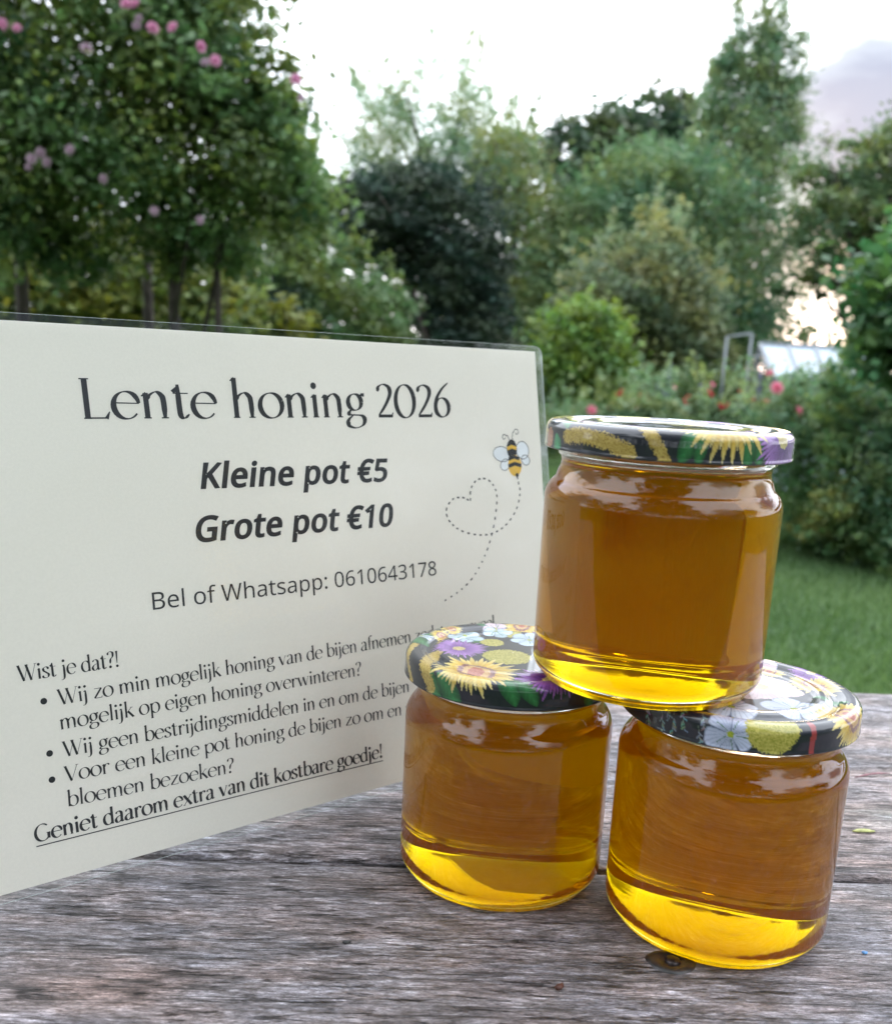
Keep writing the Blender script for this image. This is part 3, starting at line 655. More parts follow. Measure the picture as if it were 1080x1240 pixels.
# the welded rim of the film: a slightly milky raised line all round
def rim_mat():
    m, nt, b, o = mat_new('film_edge'); b.inputs['Base Color'].default_value = (.75, .8, .8, 1); b.inputs['Roughness'].default_value = .2
    tr = N(nt, 'ShaderNodeBsdfTransparent'); mx = N(nt, 'ShaderNodeMixShader', {0: .40, 1: tr.outputs[0], 2: b.outputs[0]}); nt.links.new(mx.outputs[0], o.inputs['Surface']); return m
pts = []
def arc(cu, cv, a0):
    for i in range(7): a = a0+PI/2*i/6; pts.append((cu+.0045*math.cos(a), cv+.0045*math.sin(a)))
def run(a, b, n=24):
    for i in range(1, n): pts.append((a[0]+(b[0]-a[0])*i/n, a[1]+(b[1]-a[1])*i/n))
arc(.2973, .2083, 0); run((.2973, .2128), (.0005, .2128)); arc(.0005, .2083, PI/2); run((-.004, .2083), (-.004, .0011)); arc(.0005, .0011, PI); run((.0005, -.0034), (.2973, -.0034)); arc(.2973, .0011, 1.5*PI); run((.3018, .0011), (.3018, .2083))
V = []; F = []; n = len(pts)
for (u, v) in pts:
    z = wz(u, v); s_ = .00022
    V += [(u, v, z+s_), (u+s_*.4, v+s_*.4, z), (u, v, z-s_), (u-s_*.4, v-s_*.4, z)]
for i in range(n):
    j = (i+1) % n
    for k in range(4): l = (k+1) % 4; F.append((i*4+k, j*4+k, j*4+l, i*4+l))
link('film_edge', mesh_py('film_edge', V, F), rim_mat(), sign, True)

INK = simple('black_ink', (.022, .023, .026), .65, bscale=300, vary=.1)
class Print:
    """flat print on the sheet: polygons in (u, v) metres, each a hair above the last"""
    def __init__(s): s.V = []; s.F = []; s.n = 0
    def z(s, u, v, lift): return wz(u, v)+.00009+lift
    def poly(s, pts, tris, lift=None):
        L = (s.n % 5)*2.5e-6 if lift is None else lift; s.n += 1
        o = len(s.V); s.V += [(u, v, s.z(u, v, L)) for u, v in pts]; s.F += [tuple(i+o for i in f) for f in tris]
    def strip(s, pts, wid, lift=None):
        if len(pts) < 6 and not hasattr(wid, '__len__') and math.hypot(pts[-1][0]-pts[0][0], pts[-1][1]-pts[0][1]) > .02:
            pts = [(a[0]+(b[0]-a[0])*i/40, a[1]+(b[1]-a[1])*i/40) for a, b in zip(pts[:-1], pts[1:]) for i in range(40)]+[pts[-1]]
        P = []; n = len(pts)
        for i, (x, y) in enumerate(pts):
            a = pts[max(0, i-1)]; b = pts[min(n-1, i+1)]; dx, dy = b[0]-a[0], b[1]-a[1]; L = math.hypot(dx, dy) or 1
            w = (wid[i] if hasattr(wid, '__len__') else wid)/2; P += [(x-dy/L*w, y+dx/L*w), (x+dy/L*w, y-dx/L*w)]
        s.poly(P, [(2*i, 2*i+1, 2*i+3, 2*i+2) for i in range(n-1)], lift)
    def ell(s, cx, cy, rx, ry, rot=0, n=20, lift=None):
        c, q = math.cos(rot), math.sin(rot)
        s.poly([(cx+rx*math.cos(2*PI*i/n)*c-ry*math.sin(2*PI*i/n)*q, cy+rx*math.cos(2*PI*i/n)*q+ry*math.sin(2*PI*i/n)*c) for i in range(n)], [tuple(range(n))], lift)
    def ring(s, cx, cy, rx, ry, w, rot=0, n=28, lift=None):
        c, q = math.cos(rot), math.sin(rot)
        s.strip([(cx+rx*math.cos(2*PI*i/n)*c-ry*math.sin(2*PI*i/n)*q, cy+rx*math.cos(2*PI*i/n)*q+ry*math.sin(2*PI*i/n)*c) for i in range(n+1)], w, lift)
    def build(s, name, mat): return link(name, mesh_py(name, s.V, s.F), mat, sign)

# --- display serif, drawn as pen strokes of varying width (em units)
def smooth(pts, k=6):
    P = [np.array(p, float) for p in pts]; P = [2*P[0]-P[1]]+P+[2*P[-1]-P[-2]]; out = []
    for i in range(1, len(P)-2):
        for j in range(k):
            t = j/k; a, b, c, d = P[i-1:i+3]
            out.append(tuple(.5*((2*b)+(c-a)*t+(2*a-5*b+4*c-d)*t*t+(3*b-a-3*c+d)*t**3)))
    out.append(tuple(P[-2])); return out
def ea(cx, cy, rx, ry, a0, a1, n=26):
    return [(cx+rx*math.cos(math.radians(a0+(a1-a0)*i/n)), cy+ry*math.sin(math.radians(a0+(a1-a0)*i/n))) for i in range(n+1)]
T, H_ = .075, .018
def st(x, y0, y1, foot=True, head=True):     # stem with slab foot and flag head
    r = [('w', [(x-.012, y1), (x, y0)], T*.92)]
    if foot: r.append(('w', [(x-.062, y0+.009), (x+.062, y0+.009)], H_*1.1))
    if head: r.append(('v', [(x-.085, y1-.055), (x+.0, y1-.018)], [.012, .055]))
    return r
def arch(x0, x1, y=.465, x0top=.33):
    m = (x0+x1)/2
    return [('s', [(x0+.01, x0top), (x0+.06, y-.055), (m+.02, y), (x1-.035, y-.065), (x1-.008, y-.17), (x1, .0)], None), ('w', [(x1-.06, .009), (x1+.06, .009)], H_*1.1)]
def dot(x, y, r=.047): return [('d', (x, y), r)]
def diag(a, b, w): return [('w', [a, b], w)]
def sf(x, y, w=.07): return [('w', [(x-w, y), (x+w, y)], H_)]
GL = {
 'L': (.50, st(.13, 0, .68, True, False)+sf(.115, .672, .075)+[('w', [(.12, .012), (.44, .012)], .022), ('v', [(.42, .0), (.475, .12)], [.05, .012])]),
 'e': (.475, [('s', ea(.25, .23, .205, .235, 8, 322), None), ('w', [(.065, .27), (.455, .262)], H_)]),
 'n': (.52, st(.11, 0, .445)+arch(.11, .40)),
 'h': (.52, st(.11, 0, .74)+arch(.11, .40)),
 'm': (.79, st(.11, 0, .445)+arch(.11, .385)+arch(.39, .67)),
 'i': (.235, st(.12, 0, .445)+dot(.105, .62)),
 'l': (.235, st(.12, 0, .74)),
 'j': (.235, [('s', [(.115, .44), (.125, .1), (.115, -.1), (.05, -.19), (-.04, -.2)], None)]+[('v', [(.03, .39), (.115, .427)], [.012, .055])]+dot(.105, .62)),
 't': (.33, [('s', [(.125, .60), (.135, .2), (.15, .05), (.215, .002), (.30, .07)], None), ('w', [(.04, .443), (.30, .443)], H_), ('v', [(.035, .46), (.13, .56)], [.06, .03])]),
 'o': (.52, [('s', ea(.26, .23, .215, .237, 20, 380, 34), None)]),
 'g': (.46, [('s', ea(.22, .305, .145, .163, 0, 360, 30), None), ('s', [(.15, .16), (.085, .10), (.10, .055), (.22, .045), (.36, .03), (.42, -.05), (.37, -.16), (.22, -.215), (.08, -.18), (.045, -.10), (.08, -.03), (.17, .04)], None), ('v', [(.33, .41), (.38, .455), (.44, .45)], [.015, .045, .055])]),
 '2': (.42, [('s', [(.05, .53), (.09, .63), (.20, .675), (.32, .61), (.335, .47), (.22, .25), (.05, .03)], None), ('w', [(.045, .022), (.37, .022)], .044), ('v', [(.35, .01), (.385, .10)], [.04, .01])]),
 '0': (.53, [('s', ea(.265, .33, .22, .345, 20, 380, 34), None)]),
 '6': (.44, [('s', [(.40, .735), (.24, .60), (.11, .42), (.06, .24), (.08, .09), (.16, .01)], None), ('s', ea(.225, .20, .165, .205, 0, 360, 30), None)]),
 'a': (.45, [('s', [(.07, .37), (.12, .44), (.22, .465), (.31, .40), (.325, .28), (.325, .08), (.37, .01), (.44, .05)], None), ('s', [(.32, .285), (.14, .23), (.055, .12), (.10, .015), (.20, .0), (.32, .10)], None)]),
 'b': (.52, st(.11, 0, .74, False)+[('s', ea(.285, .23, .19, .237, 165, -150), None)]),
 'd': (.52, [('s', ea(.235, .23, .19, .237, 15, 345), None)]+st(.41, 0, .74, False)+[('w', [(.41, .009), (.48, .012)], H_)]),
 'f': (.28, [('s', [(.31, .69), (.24, .745), (.16, .69), (.13, .55), (.13, 0)], None), ('w', [(.03, .443), (.26, .443)], H_)]+sf(.13, .009, .065)),
 'k': (.48, st(.11, 0, .74)+diag((.12, .20), (.37, .44), .022)+diag((.19, .28), (.44, .0), T)+sf(.37, .441, .06)+sf(.44, .009, .05)),
 'p': (.53, st(.11, -.24, .445)+[('s', ea(.29, .23, .19, .237, 165, -150), None)]),
 'r': (.37, st(.11, 0, .445)+[('s', [(.12, .30), (.17, .41), (.25, .455), (.32, .43)], None)]+dot(.32, .42, .032)),
 's': (.37, [('s', [(.31, .36), (.27, .44), (.18, .465), (.08, .41), (.09, .31), (.20, .23), (.31, .14), (.28, .03), (.16, -.003), (.06, .035), (.045, .11)], None)]),
 'v': (.47, diag((.06, .445), (.24, .0), T)+diag((.24, .0), (.41, .445), .02)+sf(.06, .44)+sf(.41, .44, .05)),
 'w': (.71, diag((.06, .445), (.22, .0), T)+diag((.22, .0), (.36, .445), .02)+diag((.35, .445), (.50, .0), T)+diag((.50, .0), (.65, .445), .02)+sf(.06, .44)+sf(.65, .44, .05)),
 'x': (.46, diag((.06, .445), (.40, .0), T)+diag((.05, .0), (.40, .445), .02)+sf(.06, .44, .05)+sf(.40, .44, .05)+sf(.05, .009, .05)+sf(.40, .009, .05)),
 'z': (.43, diag((.38, .44), (.05, .02), .06)+[('w', [(.05, .435), (.39, .435)], H_*1.2), ('w', [(.04, .012), (.39, .012)], H_*1.3), ('v', [(.37, .0), (.40, .10)], [.03, .01])]),
 'W': (.90, diag((.05, .68), (.29, .0), T)+diag((.29, .0), (.50, .68), .02)+diag((.42, .68), (.63, .0), T)+diag((.63, .0), (.85, .68), .02)+sf(.05, .675)+sf(.42, .675, .06)+sf(.85, .675, .06)),
 'V': (.62, diag((.05, .68), (.31, .0), T)+diag((.31, .0), (.57, .68), .02)+sf(.05, .675)+sf(.57, .675, .06)),
 'G': (.70, [('s', ea(.35, .34, .30, .35, 48, 340), None)]+diag((.60, .30), (.60, .06), T)+sf(.59, .30, .08)),
 '?': (.40, [('s', [(.06, .58), (.09, .68), (.20, .725), (.32, .66), (.31, .50), (.20, .38), (.17, .20)], None)]+dot(.17, .045)),
 '!': (.25, [('v', [(.12, .72), (.12, .18)], [.075, .02])]+dot(.12, .045)),
 ' ': (.24, []),
}
def serif_line(pr, text, a, b, em, fit=None, wmul=1., thin=1.):
    """text from baseline point a to b (metres on the sheet); fit = how much of the text ends at b"""
    def width(t): return sum(GL[c][0] for c in t)-.06
    W_ = width(fit or text); L = math.hypot(b[0]-a[0], b[1]-a[1]); kx = L/W_; ux, uy = (b[0]-a[0])/L, (b[1]-a[1])/L
    def tr(x, y, X): return (a[0]+ux*(X+x-.05)*kx-uy*y*em, a[1]+uy*(X+x-.05)*kx+ux*y*em)
    X = 0
    for c in text:
        adv, strokes = GL[c]
        for kind, pts, w in strokes:
            if kind == 'd':
                q = tr(*pts, X); pr.ell(q[0], q[1], w*em*wmul, w*em*wmul, n=12); continue
            if kind == 's':
                pp = smooth(pts) if len(pts) < 20 else pts; n = len(pp); wd = []
                for i in range(n):
                    p, q = pp[max(0, i-1)], pp[min(n-1, i+1)]; an = math.atan2(q[1]-p[1], q[0]-p[0])-math.radians(12)
                    wd.append(H_*thin+(T-H_*thin)*abs(math.sin(an))**1.7)
                closed = math.hypot(pp[0][0]-pp[-1][0], pp[0][1]-pp[-1][1]) < .02
                if not closed: wd = [v*(.55+.45*min(1, i/3, (n-1-i)/3)) for i, v in enumerate(wd)]
            elif kind == 'v': pp, wd = pts, list(w)
            else: pp, wd = pts, [w if w > .03 else w*thin]*len(pts)
            pr.strip([tr(x, y, X) for x, y in pp], [v*em*wmul for v in wd])
        X += adv
mm = .001
def M2(t): return (t[0]*mm, t[1]*mm)
pr = Print(); serif_line(pr, 'Lente honing 2026', M2((56.6, 174.6)), M2((237.0, 175.7)), .0225, thin=.8, wmul=1.42); pr.build('title_text', INK)
pr = Print(); BE = .0088
serif_line(pr, 'Wist je dat?!', M2((23.9, 78.2)), M2((61.7, 77.9)), BE, thin=.8, wmul=1.3)
serif_line(pr, 'Wij zo min mogelijk honing van de bijen afnemen zodat ze zoveel', M2((37.4, 66.9)), M2((258.3, 67.3)), BE, thin=.8, wmul=1.3)
serif_line(pr, 'mogelijk op eigen honing overwinteren?', M2((37.1, 57.4)), M2((174.1, 55.8)), BE, thin=.8, wmul=1.3)
serif_line(pr, 'Wij geen bestrijdingsmiddelen in en om de bijen', M2((37.3, 46.7)), M2((201.1, 43.2)), BE, thin=.8, wmul=1.3)
serif_line(pr, 'Voor een kleine pot honing de bijen zo om en nabij', M2((37.0, 37.0)), M2((202.3, 32.5)), BE, fit='Voor een kleine pot honing de bijen zo om en n', thin=.8, wmul=1.3)
serif_line(pr, 'bloemen bezoeken?', M2((37.0, 27.2)), M2((106.6, 24.6)), BE, thin=.8, wmul=1.3)
for u, v in ((31.9, 69.4), (32.1, 49.2), (32.0, 39.0)): pr.ell(u*mm, v*mm, .00125, .00125, n=16)
pr.build('body_text', INK)
pr = Print(); serif_line(pr, 'Geniet daarom extra van dit kostbare goedje!', M2((24.1, 16.6)), M2((183.2, 14.4)), BE*1.06, wmul=1.6, thin=1.0)
pr.strip([M2((24.0, 14.9)), M2((100, 13.9)), M2((183.2, 12.7))], .00042); pr.build('closing_text', INK)

